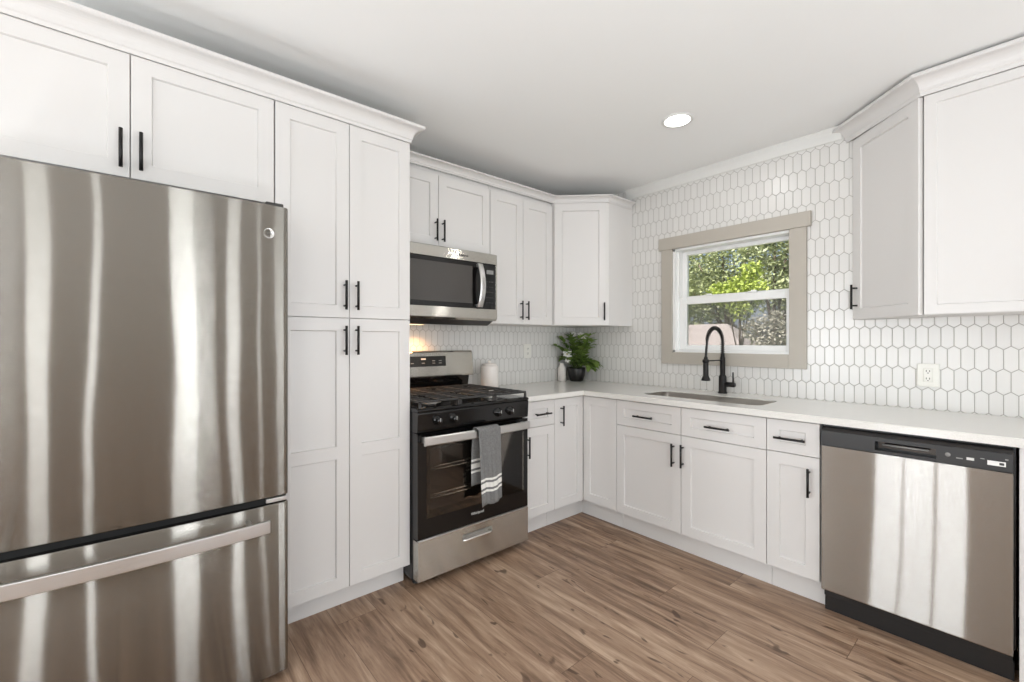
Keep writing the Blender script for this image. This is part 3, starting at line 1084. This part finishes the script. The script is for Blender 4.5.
# tilted knob panel
bm = NB(); prism(bm, FR, [(.649, .8955), (.704, .8955), (.708, .888), (.702, .800), (.698, .792), (.649, .792)], RY0 + .001, RY1 - .001, .003)
kp = obj('control_panel', bm, M['blackgloss'], t)
pn = Vector((.998, 0, -.068)).normalized()
for yy in (-1.866, -1.766, -1.466, -1.376):
    bm = NB()
    c0 = Vector((.7055, yy, .846))
    lathe(bm, [(0, -.002), (.026, -.002), (.026, .003), (.019, .006), (.0175, .026), (.015, .029), (0, .029)], c0, 24, axis=pn)
    kn = obj('knob', bm, M['blackgloss'], kp)
    bm = NB()
    ux = Vector((.068, 0, .998)).normalized()
    tube(bm, [c0 + pn * .031 - ux * .002, c0 + pn * .031 + ux * .016], .0016, 6)
    obj('pointer', bm, M['print'], kn)
# burners
for i, (xx, yy, rr) in enumerate(((.22, -1.80, .036), (.22, -1.39, .030), (.51, -1.80, .044), (.51, -1.39, .040), (.365, -1.595, .034))):
    bm = NB(); lathe(bm, [(0, .913), (rr + .022, .913), (rr + .020, .9155), (rr, .917), (rr, .921), (rr - .004, .9225), (0, .9225)], (xx, yy, 0), 28)
    bn = obj('burner', bm, M['satin'], ct)
    bm = NB(); lathe(bm, [(0, .9227), (rr * .86, .9227), (rr * .86, .928), (rr * .8, .931), (0, .9315)], (xx, yy, 0), 28)
    obj('burner_cap', bm, M['castiron'], ct)
# three continuous cast-iron grates
gx0, gx1 = .105, .700
gw = (RY1 - RY0 - .03) / 3
for k in range(3):
    y0 = RY0 + .013 + k * (gw + .002)
    y1 = y0 + gw
    bm = NB()
    zt, zb = .951, .940
    bw = .011
    for yy in (y0, y1 - bw):
        box(bm, FR, yy, yy + bw, gx0, gx1, zb, zt, .002, 1)
    for xx in (gx0, (gx0 + gx1) / 2 - bw / 2, gx1 - bw):
        box(bm, FR, y0, y1, xx, xx + bw, zb, zt, .002, 1)
    cy_ = (y0 + y1) / 2
    for xx in (.16, .225, .285, .345, .44, .505, .565, .625):
        for s_ in (-1, 1):
            box(bm, FR, min(cy_ + s_ * .020, cy_ + s_ * gw / 2), max(cy_ + s_ * .020, cy_ + s_ * gw / 2), xx - .0045, xx + .0045, zb, zt + .001, .002, 1)
    for (q0, q1) in ((gx0, .19), (.25, .46), (.545, gx1)):
        box(bm, FR, cy_ - .005, cy_ + .005, q0, q1, zb, zt + .001, .002, 1)
    for yy in (y0, y1 - bw):
        for xx in (gx0, gx1 - bw):
            box(bm, FR, yy, yy + bw, xx, xx + bw, .9135, zb)
    obj('grate', bm, M['castiron'], t)
# backguard
bm = NB(); prism(bm, FR, [(.012, .915), (.052, .915), (.072, 1.012), (.012, 1.012)], RY0 + .012, RY1 + .004, .003)
obj('vent_riser', bm, M['blackgloss'], t)
bm = NB(); prism(bm, FR, [(.006, 1.013), (.086, 1.013), (.090, 1.022), (.074, 1.178), (.062, 1.188), (.006, 1.188)], RY0 + .002, -1.197, .004)
bg = obj('backguard', bm, M['steel'], t)
FBG = Frame((.0, 0), (0, 1), (1, 0))
bm = NB(); prism(bm, FR, [(.0832, 1.085), (.0846, 1.085), (.0774, 1.153), (.076, 1.153)], -1.83, -1.425)
dp = obj('display', bm, M['display'], bg)
bm = NB(); prism(bm, FR, [(.0781, 1.130), (.0806, 1.130), (.0796, 1.140), (.0771, 1.140)], -1.615, -1.580); obj('clock_segment', bm, M['print'], dp)
for yy, zz in ((-1.80, 1.108), (-1.74, 1.108), (-1.68, 1.108), (-1.60, 1.108), (-1.52, 1.122), (-1.47, 1.122), (-1.52, 1.106), (-1.47, 1.106)):
    q = .0846 - (zz - 1.085) * .1059
    bm = NB(); prism(bm, FR, [(q - .001, zz - .002), (q + .0004, zz - .002), (q, zz + .002), (q - .0014, zz + .002)], yy - .011, yy + .011)
    obj('key_mark', bm, M['printdim'], dp)
# oven door
bm = NB()
oy0, oy1, oz0, oz1 = RY0 + .003, RY1 - .003, .252, .786
wy0, wy1, wz0, wz1 = -1.907, -1.285, .370, .700
def ring_slab(bm, x0, x1):
    for q in ((oy0, wy0, oz0, oz1), (wy1, oy1, oz0, oz1), (wy0, wy1, oz0, wz0), (wy0, wy1, wz1, oz1)):
        box(bm, FR, q[0], q[1], x0, x1, q[2], q[3])
bmd = wall_with_holes(FR, oy0, oy1, oz0, oz1, [(wy0, wy1, wz0, wz1)], .652, .700)
od = obj('oven_door', bmd, M['blackgloss'], t)
bm = NB(); box(bm, FR, wy0 - .02, wy1 + .02, .7003, .7030, wz0 - .02, wz1 + .02, .001, 1)
obj('door_window', bm, M['ovenglass'], od)
# what the window shows: enamel liner and two wire racks
bm = NB(); box(bm, FR, wy0 - .005, wy1 + .005, .6485, .6505, wz0 - .005, wz1 + .005); obj('oven_liner', bm, M['ovenenamel'], t)
for zz in (.455, .60):
    bm = NB()
    tube(bm, [(.668, wy0 + .002, zz), (.668, wy1 - .002, zz)], .0035, 8)
    tube(bm, [(.684, wy0 + .002, zz - .012), (.684, wy1 - .002, zz - .012)], .0028, 8)
    for k in range(22):
        yy = wy0 + .02 + k * (wy1 - wy0 - .04) / 21
        tube(bm, [(.655, yy, zz + .004), (.684, yy, zz - .012)], .0016, 5)
    obj('oven_rack', bm, M['chrome'], t)
lettering('badge', 'Whirlpool', .021, FR, -1.607, .7006, .304, M['print'], od)
# handle
bm = NB()
nb = 20
rows = []
for k in range(nb + 1):
    u = k / nb * 2 - 1
    yy = -1.6135 + u * .3515
    xx = .742 + .012 * (1 - u * u)
    rows.append([bm.verts.new((xx + dx, yy, z)) for dx, z in ((0, .733), (.010, .733), (.014, .738), (.014, .773), (.010, .778), (0, .778))])
for A, B in zip(rows, rows[1:]):
    for i in range(6):
        j = (i + 1) % 6
        bm.faces.new((A[i], A[j], B[j], B[i])).smooth = False
bm.faces.new(rows[0][::-1]); bm.faces.new(rows[-1])
bmesh.ops.recalc_face_normals(bm, faces=bm.faces)
for yy in (-1.945, -1.282):
    box(bm, FR, yy - .012, yy + .012, .700, .750, .742, .770, .003)
obj('handle', bm, M['satin'], od)
# storage drawer with a slot grip
dz0, dz1 = .044, .243
bmd = wall_with_holes(FR, RY0 + .004, RY1 - .004, dz0, dz1, [(-1.708, -1.508, .172, .208)], .652, .704)
dr = obj('storage_drawer', bmd, M['steel'], t)
bm = NB()
box(bm, FR, -1.712, -1.504, .660, .664, .168, .212)
obj('grip_recess', bm, M['satin'], dr)
bm = NB()
tube(bm, [(.700, -1.703, .176), (.704, -1.69, .173), (.704, -1.526, .173), (.700, -1.513, .176)], .010, 10)
obj('grip_lip', bm, M['chrome'], dr)
bm = NB(); box(bm, FR, RY0 + .004, RY1 - .004, .694, .7065, .243, .2505, .002); obj('drawer_trim', bm, M['satin'], dr)

# towel over the oven handle
bm = NB()
uvl = bm.loops.layers.uv.new('UVMap')
ty0, ty1 = -1.657, -1.508
NWT = 22
def towel_path():
    pts = []
    n1, zf, zb = 26, .372, .47
    for k in range(n1 + 1):
        z = zf + (.776 - zf) * k / n1
        pts.append((.7795, z))
    for k in range(1, 9):
        a = math.pi * k / 8
        pts.append((.7585 + .021 * math.cos(a), .776 + .014 * math.sin(a)))
    for k in range(1, 20):
        z = .776 - (.776 - zb) * k / 19
        pts.append((.7375 - .012 * min(1, k / 8), z))
    return pts
tp = towel_path()
L = [0]
for a, b in zip(tp, tp[1:]):
    L.append(L[-1] + math.hypot(a[0] - b[0], a[1] - b[1]))
tot = L[-1]
grid = []
for i, (x, z) in enumerate(tp):
    row = []
    fr_ = L[i] / tot
    front = i <= 26
    hang = max(0, (.776 - z) / .4)
    for k in range(NWT + 1):
        u = k / NWT
        w0, w1 = (ty0, ty1)
        sk = .014 * hang if front else -.008 - .008 * hang
        pin = .012 * hang
        y = w0 + pin * .4 + sk + u * (w1 - w0 - pin)
        rip = (.006 * math.sin(u * 9 + 1.0) + .003 * math.sin(u * 23 + z * 9)) * hang if front else .002 * math.sin(u * 11) * hang
        zz = z + (.016 * (u - .5) * 1.0 + .007 * math.sin(u * 8.0)) * hang * (1 if front else .4)
        if not front and i > 34:
            x_ = x + rip
        else:
            x_ = x + abs(rip) + (.004 * hang if front else 0)
        row.append((bm.verts.new((x_, y, zz)), u, min(L[i], tot - L[i])))
    grid.append(row)
for A, B in zip(grid, grid[1:]):
    for k in range(NWT):
        q = (A[k], A[k + 1], B[k + 1], B[k])
        f = bm.faces.new([v[0] for v in q])
        f.smooth = True
        for lp, v in zip(f.loops, q):
            lp[uvl].uv = (v[1], v[2])
o = obj('dish_towel', bm, M['towel'])
md = o.modifiers.new('thickness', 'SOLIDIFY'); md.thickness = .004; md.offset = 0
tag(o, 'grey dish towel with white end stripes hanging on the oven handle', 'towel')

# ------------------------------------------------------------------ microwave
MY0, MY1 = -1.979, -1.232
t = thing('microwave', 'over-the-range stainless microwave under the short cabinet', 'microwave', (.2, -1.605, 1.36))
bm = NB(); prism(bm, FA, [(.004, 1.372), (.30, 1.358), (.372, 1.392), (.372, 1.824), (.004, 1.824)], MY0, MY1, .003); obj('body', bm, M['darkgrey'], t)
bm = NB(); prism(bm, FA, [(.373, 1.756), (.406, 1.756), (.404, 1.818), (.398, 1.824), (.373, 1.824)], MY0, MY1, .002); obj('top_band', bm, M['steel'], t)
bm = NB(); prism(bm, FA, [(.373, 1.392), (.390, 1.386), (.406, 1.400), (.406, 1.462), (.373, 1.462)], MY0, MY1, .002); obj('bottom_band', bm, M['steel'], t)
bm = NB(); box(bm, FA, MY0, -1.362, .373, .402, 1.463, 1.755, .002); md_ = obj('door', bm, M['blackgloss'], t)
bm = NB(); box(bm, FA, -1.935, -1.43, .4022, .4045, 1.492, 1.728, .001, 1); obj('door_window', bm, M['microglass'], md_)
bm = NB(); box(bm, FA, -1.360, MY1 - .012, .373, .402, 1.463, 1.755, .002); kp = obj('control_panel', bm, M['display'], t)
bm = NB(); box(bm, FA, MY1 - .012, MY1, .373, .405, 1.463, 1.755, .001); obj('end_cap', bm, M['steel'], t)
bm = NB(); box(bm, FA, -1.318, -1.262, .4022, .4028, 1.690, 1.716); obj('clock_window', bm, M['printdim'], kp)
for r_ in range(6):
    for c_ in range(3):
        if r_ < 5:
            bm = NB(); box(bm, FA, -1.322 + c_ * .022, -1.308 + c_ * .022, .4022, .4026, 1.50 + r_ * .034, 1.507 + r_ * .034)
            obj('key', bm, M['darkgrey'], kp)
# curved handle
bm = NB()
rows = []
for k in range(17):
    u = k / 16 * 2 - 1
    z = 1.608 + u * .138
    x = .418 + .034 * (1 - u * u)
    rows.append([bm.verts.new((x + dx, y, z)) for dx, y in ((0, -1.402), (.008, -1.406), (.013, -1.398), (.013, -1.374), (.008, -1.366), (0, -1.370))])
for A, B in zip(rows, rows[1:]):
    for i in range(6):
        j = (i + 1) % 6
        bm.faces.new((A[i], A[j], B[j], B[i]))
bm.faces.new(rows[0][::-1]); bm.faces.new(rows[-1])
for s in (-1, 1):
    box(bm, FA, -1.398, -1.374, .400, .424, 1.608 + s * .128 - .01, 1.608 + s * .128 + .01, .002)
bmesh.ops.recalc_face_normals(bm, faces=bm.faces)
obj('handle', bm, M['satin'], md_)
lettering('badge', 'Whirlpool', .017, FA, -1.500, .4062, 1.787, M['darkgrey'], t)
bm = NB()
prism(bm, FA, [(.06, 1.3695), (.06, 1.365), (.26, 1.3565), (.26, 1.3585)], -1.95, -1.26)
obj('grease_filter', bm, M['satin'], t)
bm = NB(); box(bm, FA, -1.78, -1.62, .08, .13, 1.3615, 1.3665); obj('hood_lamp', bm, emit('warm_lamp_lens', (1.0, .62, .30), 5.0), t)
light('hood_lamp_light', 'AREA', (.105, -1.66, 1.355), 1.6, (1.0, .50, .20), (0, 0, 0), shape='RECTANGLE', size=.05, size_y=.15, spread=R(110))

# ------------------------------------------------------------------ dishwasher
DX0, DX1 = 2.0655, 2.6595
t = thing('dishwasher', 'stainless dishwasher with a black control strip, under the counter at the right', 'dishwasher', (2.362, -.33, 0))
bm = NB(); box(bm, FB, DX0, DX1, .03, .60, .12, .866); obj('body', bm, M['blackplastic'], t)
bm = NB()
prism(bm, FB, [(.601, .112), (.644, .112), (.650, .118), (.650, .776), (.601, .776)], DX0 + .002, DX1 - .006, .002)
dd = obj('door', bm, M['dwsteel'], t)
bmd = wall_with_holes(FB, DX0 + .002, DX1 - .006, .779, .845, [(2.262, 2.452, .790, .828)], .601, .654)
cs = obj('control_strip', bmd, M['blackplastic'], t)
bm = NB(); prism(bm, FB, [(.601, .8455), (.652, .8455), (.640, .858), (.601, .860)], DX0 + .002, DX1 - .006, .002); obj('top_lip', bm, M['darkgrey'], t)
bm = NB(); box(bm, FB, 2.26, 2.454, .612, .616, .788, .830); obj('grip_recess', bm, M['blackgloss'], cs)
bm = NB(); tube(bm, [FB(2.285, .640, .815), FB(2.43, .640, .815)], .0035, 8); obj('grip_bar', bm, M['printdim'], cs)
bm = NB(); lathe(bm, [(0, 0), (.008, 0), (.008, .0008), (0, .0008)], FB(2.485, .654, .814), 20, axis=(0, -1, 0)); obj('button', bm, M['printdim'], cs)
bm = NB(); box(bm, FB, 2.508, 2.526, .6541, .6547, .804, .808); obj('key_mark', bm, M['printdim'], cs)
bm = NB(); box(bm, FB, 2.536, 2.556, .6541, .6547, .804, .814); obj('indicator', bm, M['print'], cs)
bm = NB(); box(bm, FB, 2.572, 2.583, .6541, .6547, .815, .818); obj('key_mark', bm, M['printdim'], cs)
bm = NB(); box(bm, FB, 2.590, 2.636, .6541, .6547, .797, .814); obj('sticker', bm, M['label'], cs)
bm = NB(); box(bm, FB, 2.620, 2.632, .6548, .6552, .801, .810); obj('sticker_mark', bm, M['darkgrey'], cs)
bm = NB(); box(bm, FB, 2.634, 2.642, .6541, .6547, .822, .826); obj('brand_mark', bm, M['printdim'], cs)
bm = NB(); box(bm, FB, DX0 + .004, DX1 - .008, .590, .612, .075, .110, .002); obj('access_panel', bm, M['blackplastic'], t)
bm = NB(); box(bm, FB, DX0 + .002, DX1 - .004, .565, .592, .0, .072, .002); obj('toe_panel', bm, M['blackplastic'], t)

# ------------------------------------------------------------------ things on the counter and walls
def outlet(fr, a, z, b, label, group=None):
    t = thing('wall_outlet', label, 'outlet', fr(a, b, z - .06), group)
    bm = NB(); box(bm, fr, a - .042, a + .042, b, b + .006, z - .058, z + .058, .003); obj('cover_plate', bm, M['plate'], t)
    bm = NB(); box(bm, fr, a - .017, a + .017, b + .0055, b + .0095, z - .034, z + .034, .002); rc = obj('receptacle', bm, M['plate'], t)
    for s in (-.019, .019):
        for dx in (-.006, .006):
            bm = NB(); box(bm, fr, a + dx - .0016, a + dx + .0016, b + .0092, b + .0099, z + s - .002, z + s + .007)
            obj('slot', bm, M['socket'], rc)
        bm = NB(); box(bm, fr, a - .0025, a + .0025, b + .0092, b + .0099, z + s - .010, z + s - .0055)
        obj('ground_hole', bm, M['socket'], rc)
outlet(FB, 2.358, 1.082, .0005, 'white wall outlet in the tiles above the dishwasher')
outlet(FA, -.594, 1.172, .0005, 'white wall outlet in the tiles left of the potted plant')

bm = NB()
lathe(bm, [(0, ZC1), (.060, ZC1), (.064, ZC1 + .004), (.064, ZC1 + .150), (.060, ZC1 + .165), (.050, ZC1 + .172)], (.140, -1.090, 0), 36)
cn_ = thing('canister', 'white ceramic canister on the counter behind the range', 'canister', (.14, -1.09, ZC1))
obj('jar', bm, M['ceramic'], cn_)
bm = NB()
lathe(bm, [(0, ZC1 + .1722), (.052, ZC1 + .1722), (.053, ZC1 + .180), (.048, ZC1 + .184), (.014, ZC1 + .187), (.010, ZC1 + .192), (.013, ZC1 + .200), (.008, ZC1 + .205), (0, ZC1 + .206)], (.140, -1.090, 0), 36)
obj('lid', bm, M['ceramic'], cn_)

bm = NB()
lathe(bm, [(0, ZC1), (.028, ZC1), (.034, ZC1 + .004), (.035, ZC1 + .10), (.032, ZC1 + .122), (.020, ZC1 + .136), (.017, ZC1 + .150), (.019, ZC1 + .156), (.015, ZC1 + .156), (.014, ZC1 + .14), (0, ZC1 + .13)], (.055, -.235, 0), 32)
tag(obj('bottle_vase', bm, M['ceramic']), 'slim white ceramic bottle vase left of the potted plant', 'vase')

# potted plant in the corner
px, py = .135, -.135
t = thing('potted_plant', 'leafy green plant with white blossoms in a black pot in the counter corner', 'plant', (px, py, ZC1))
bm = NB()
lathe(bm, [(0, ZC1), (.048, ZC1), (.055, ZC1 + .006), (.070, ZC1 + .050), (.074, ZC1 + .105), (.072, ZC1 + .118), (.066, ZC1 + .118), (.066, ZC1 + .10), (0, ZC1 + .10)], (px, py, 0), 72, ribs=24, rib=.02)
obj('pot', bm, M['pot'], t)
bm = NB(); lathe(bm, [(0, ZC1 + .1005), (.062, ZC1 + .1005), (.05, ZC1 + .109), (0, ZC1 + .112)], (px, py, 0), 24); obj('soil', bm, M['soil'], t)
bs, bl = NB(), NB()
def leaf(bm, p, d, nrm, L_, w):
    d = d.normalized()
    s = d.cross(nrm)
    if s.length < 1e-4:
        s = d.orthogonal()
    s.normalize()
    up = s.cross(d)
    ts = (0, .22, .5, .78, 1)
    ws = (.10, .8, 1, .62, 0)
    mid = [p + d * L_ * u + up * (-.25 * L_ * u * u) for u in ts]
    V = [[bm.verts.new(m + s * w * k_ * sg + up * (abs(sg) * w * .25)) for sg in ((-1, 0, 1))] if k_ > 0 else [bm.verts.new(m)] for m, k_ in zip(mid, ws)]
    for A, B in zip(V, V[1:]):
        for k in range(2):
            if len(B) == 3:
                bm.faces.new((A[k], A[k + 1], B[k + 1], B[k])).smooth = True
            else:
                bm.faces.new((A[k], A[k + 1], B[0])).smooth = True
prn = random.Random(11)
base_p = Vector((px, py, ZC1 + .105))
def inside(v):
    return Vector((max(.012, v.x), min(-.012, v.y), min(1.345, max(ZC1 + .03, v.z))))
for k in range(30):
    az = prn.uniform(0, 2 * math.pi)
    rad = prn.uniform(.05, .21)
    # most stems lean out along the window wall and into the room
    tip = Vector((px + math.cos(az) * rad + .03, py + math.sin(az) * rad - .01, ZC1 + prn.uniform(.16, .42) - rad * .25))
    if k % 5 == 0:
        tip = Vector((px + prn.uniform(.12, .20), py + prn.uniform(-.05, .10), ZC1 + prn.uniform(.12, .22)))
    tip = inside(tip)
    st_ = base_p + Vector((prn.uniform(-.035, .035), prn.uniform(-.035, .035), 0))
    mid = (st_ + tip) / 2 + Vector((0, 0, prn.uniform(.04, .09)))
    pts = []
    for j in range(9):
        u = j / 8
        pts.append(inside(st_ * (1 - u) ** 2 + mid * 2 * u * (1 - u) + tip * u * u))
    tube(bs, pts, [.0026 - .0016 * j / 8 for j in range(9)], 5)
    for j in range(2, 9):
        tg = (pts[min(8, j + 1)] - pts[j - 1])
        if tg.length < 1e-5:
            continue
        tg.normalize()
        for sg in (-1, 1):
            sd = tg.cross(Vector((0, 0, 1)))
            if sd.length < 1e-3:
                sd = Vector((1, 0, 0))
            sd.normalize()
            dr_ = (tg * .7 + sd * sg * prn.uniform(.6, 1.0) + Vector((0, 0, prn.uniform(-.2, .4)))).normalized()
            ll = prn.uniform(.05, .085)
            q = pts[j] + dr_ * ll
            if q.x < .008 or q.y > -.008 or q.z > 1.362:
                continue
            leaf(bl, pts[j], dr_, Vector((prn.uniform(-.3, .3), prn.uniform(-.3, .3), 1)), ll, ll * .27)
    leaf(bl, pts[-1], inside(pts[-1] + (pts[-1] - pts[-2]).normalized() * .05) - pts[-1] + Vector((.0001, 0, 0)), Vector((0, 0, 1)), .05, .012)
obj('stem', bs, M['stem'], t)
obj('foliage', bl, M['houseleaf'], t)
def blossom(c, face, r):
    c = Vector(c)
    f = Vector(face).normalized()
    x = f.orthogonal().normalized()
    y = f.cross(x)
    bm = NB()
    for k in range(6):
        a = 2 * math.pi * k / 6
        d = (x * math.cos(a) + y * math.sin(a) + f * .25)
        leaf(bm, c + d * .003, d, f, r, r * .36)
    b = obj('blossom', bm, M['petal'], t)
    bm = NB()
    lathe(bm, [(0, -.002), (r * .2, 0), (r * .16, r * .15), (0, r * .2)], c + f * .002, 12, axis=f)
    obj('blossom_centre', bm, M['petalcore'], b)
    return b
blossom((.108, -.225, ZC1 + .235), (.7, -.7, .1), .042)
blossom((.120, -.232, ZC1 + .19), (.7, -.7, -.1), .026)
blossom((.085, -.12, ZC1 + .405), (.6, -.6, .5), .028)
blossom((.15, -.10, ZC1 + .40), (.6, -.6, .5), .028)
blossom((.20, -.12, ZC1 + .375), (.6, -.7, .4), .024)
bm = NB()
for c in ((.108, -.225, ZC1 + .235), (.120, -.232, ZC1 + .19)):
    tube(bm, [base_p + Vector((-.01, -.03, 0)), (base_p + Vector(c)) / 2 + Vector((0, -.02, .04)), Vector(c) - Vector((.004, -.004, 0))], .0018, 5)
obj('stem', bm, M['stem'], t)

# recessed ceiling light
LX, LY = 1.427, -.775
t = thing('recessed_light', 'round white recessed ceiling light, switched on', 'ceiling light', (LX, LY, CEIL - .006))
bm = NB(); lathe(bm, [(.068, CEIL - .0005), (.084, CEIL - .0005), (.084, CEIL - .004), (.078, CEIL - .007), (.068, CEIL - .005)], (LX, LY, 0), 40, cap=False)
obj('trim_ring', bm, M['trimwhite'], t)
bm = NB(); lathe(bm, [(0, CEIL - .0045), (.0675, CEIL - .0045), (.0675, CEIL - .001), (0, CEIL - .001)], (LX, LY, 0), 40)
obj('lens', bm, M['lens'], t)
for k, (x, y, p) in enumerate(((LX, LY, 2.2),)):
    light('downlight', 'AREA', (x, y, CEIL - .009), p, (1.0, .98, .96), (0, 0, 0), shape='DISK', size=.13)

# ------------------------------------------------------------------ outdoors, seen through the window
GZ = -.6
bm = NB(); box(bm, W, -25, 15, .6, 34, GZ - .1, GZ); struct('ground', bm, M['grass'])

# neighbouring house with a hipped roof
t = thing('neighbouring_house', 'pale house with a low pinkish roof seen through the lower window sash', 'house', (-4.8, 10.1, GZ))
bm = NB(); box(bm, W, -7.6, -2.15, 8.75, 11.45, GZ, .80); obj('wall', bm, M['siding'], t)
bm = NB()
ex0, ex1, ey0, ey1, ez, rz = -7.7, -1.75, 8.5, 11.7, .80, 1.76
ym_ = (ey0 + ey1) / 2
V = [bm.verts.new(v) for v in ((ex0, ey0, ez), (ex1, ey0, ez), (ex1, ey1, ez), (ex0, ey1, ez), (ex0 + 1.0, ym_, rz), (ex1 - 1.3, ym_, rz))]
for f in ((0, 1, 5, 4), (1, 2, 5), (2, 3, 4, 5), (3, 0, 4), (3, 2, 1, 0)):
    bm.faces.new([V[i] for i in f])
bmesh.ops.recalc_face_normals(bm, faces=bm.faces)
obj('roof', bm, M['roof'], t)

def tree(name, label, cat, c, trunk_h, blobs, n, size, mat, seed, group=None):
    r_ = random.Random(seed)
    t = thing(name, label, cat, (c[0], c[1], GZ), group)
    bm = NB()
    k_ = min(1.0, trunk_h * .12 if size < .12 else 1.0)
    tube(bm, [(c[0], c[1], GZ), (c[0] + .05, c[1], GZ + trunk_h * .5), (c[0] - .03, c[1] + .05, GZ + trunk_h)], [.14 * k_, .10 * k_, .06 * k_], 8)
    for (bx, by_, bz_, br) in blobs:
        tube(bm, [(c[0], c[1], GZ + trunk_h * .6), (c[0] + bx * .6, c[1] + by_ * .6, GZ + trunk_h * .5 + bz_ * .5), (c[0] + bx, c[1] + by_, GZ + bz_)], [.06 * k_, .04 * k_, .02 * k_], 6)
    obj('trunk', bm, M['bark'], t)
    vs_, fs_ = [], []
    tw = sum(b[3] ** 2 for b in blobs)
    for (bx, by_, bz_, br) in blobs:
        for _ in range(int(n * br * br / tw)):
            while True:
                q = Vector((r_.uniform(-1, 1), r_.uniform(-1, 1), r_.uniform(-1, 1)))
                if .25 < q.length < 1:
                    break
            rr = br * (.55 + .45 * r_.random()) / max(.3, q.length) * q.length
            p = Vector((c[0] + bx + q.x * br, c[1] + by_ + q.y * br, GZ + bz_ + q.z * br * .9))
            d = Vector((r_.uniform(-1, 1), r_.uniform(-1, 1), r_.uniform(-1, .6))).normalized()
            s = d.cross(Vector((r_.uniform(-1, 1), r_.uniform(-1, 1), 1))).normalized()
            L_ = size * r_.uniform(.7, 1.3)
            w = L_ * .32
            i = len(vs_)
            vs_ += [p, p + d * L_ * .5 + s * w, p + d * L_, p + d * L_ * .5 - s * w]
            fs_.append((i, i + 1, i + 2, i + 3))
    base = Vector((c[0], c[1], GZ))
    me = bpy.data.meshes.new('foliage')
    me.from_pydata([v - base for v in vs_], [], fs_)
    me.materials.append(mat)
    o = bpy.data.objects.new('foliage', me)
    C.objects.link(o)
    o.parent = t
    return t
tree('bush', 'bright yellow-green bush in the middle of the upper window pane', 'bush', (-1.55, 7.3), 2.3,
     ((0, 0, 3.05, .34), (-.42, 0, 2.95, .30), (.36, 0, 2.95, .28), (.22, .1, 3.42, .24), (.05, 0, 2.6, .3)), 2000, .09, M['brightleaf'], 3)
tree('tree', 'large grey-green tree filling the left of the upper window pane', 'tree', (-5.2, 15.0), 3.2,
     ((0, 0, 3.8, 1.2), (-1.2, 0, 3.8, 1.2), (1.0, .2, 3.9, .9), (.3, 0, 5.0, 1.2), (-1.3, .2, 5.2, 1.2), (.9, .2, 5.9, .8), (-.3, .2, 6.4, 1.0)), 6500, .15, M['treeleaf'], 5)
tree('tree', 'grey-green tree filling the right of the upper window pane', 'tree', (-2.7, 12.8), 3.0,
     ((0, 0, 3.9, .8), (.8, 0, 3.5, .9), (-.6, .2, 4.7, .8), (.4, 0, 5.0, 1.0), (1.2, .3, 4.6, 1.0), (0, 0, 5.9, .8)), 5500, .14, M['treeleaf'], 8)
tree('shrub', 'pale grey shrub in the right of the lower window pane', 'shrub', (-.40, 5.6), 1.7,
     ((0, 0, 1.75, .26), (.30, 0, 1.95, .28), (-.20, .1, 2.08, .24), (.15, 0, 2.22, .2), (.42, .1, 1.7, .3), (0, 0, 1.4, .25)), 2600, .07, M['greyleaf'], 9)
for k, (x, y, s) in enumerate(((-9.6, 21.0, 21), (-4.4, 22.5, 22))):
    tree('tree', ['farthest tree behind the left corner of the window view', 'farthest tree between the two grey-green trees'][k], 'tree', (x, y), 3.0,
         ((0, 0, 3.0, 1.7), (0, 0, 5.2, 1.8), (-1.0, 0, 4.2, 1.5), (.9, 0, 4.2, 1.5), (0, 0, 1.5, 1.3), (0, 0, 6.8, 1.5)), 4200, .24, M['treeleaf'], s, 'trees at the back of the garden')
tree('hedge', 'brownish hedge behind the neighbouring house', 'hedge', (-4.6, 17.6), 1.6,
     tuple((-3.2 + .8 * k, .1 * (k % 2), 1.5 + .25 * (k % 3), .75) for k in range(9)), 4200, .2, M['hedgeleaf'], 31)
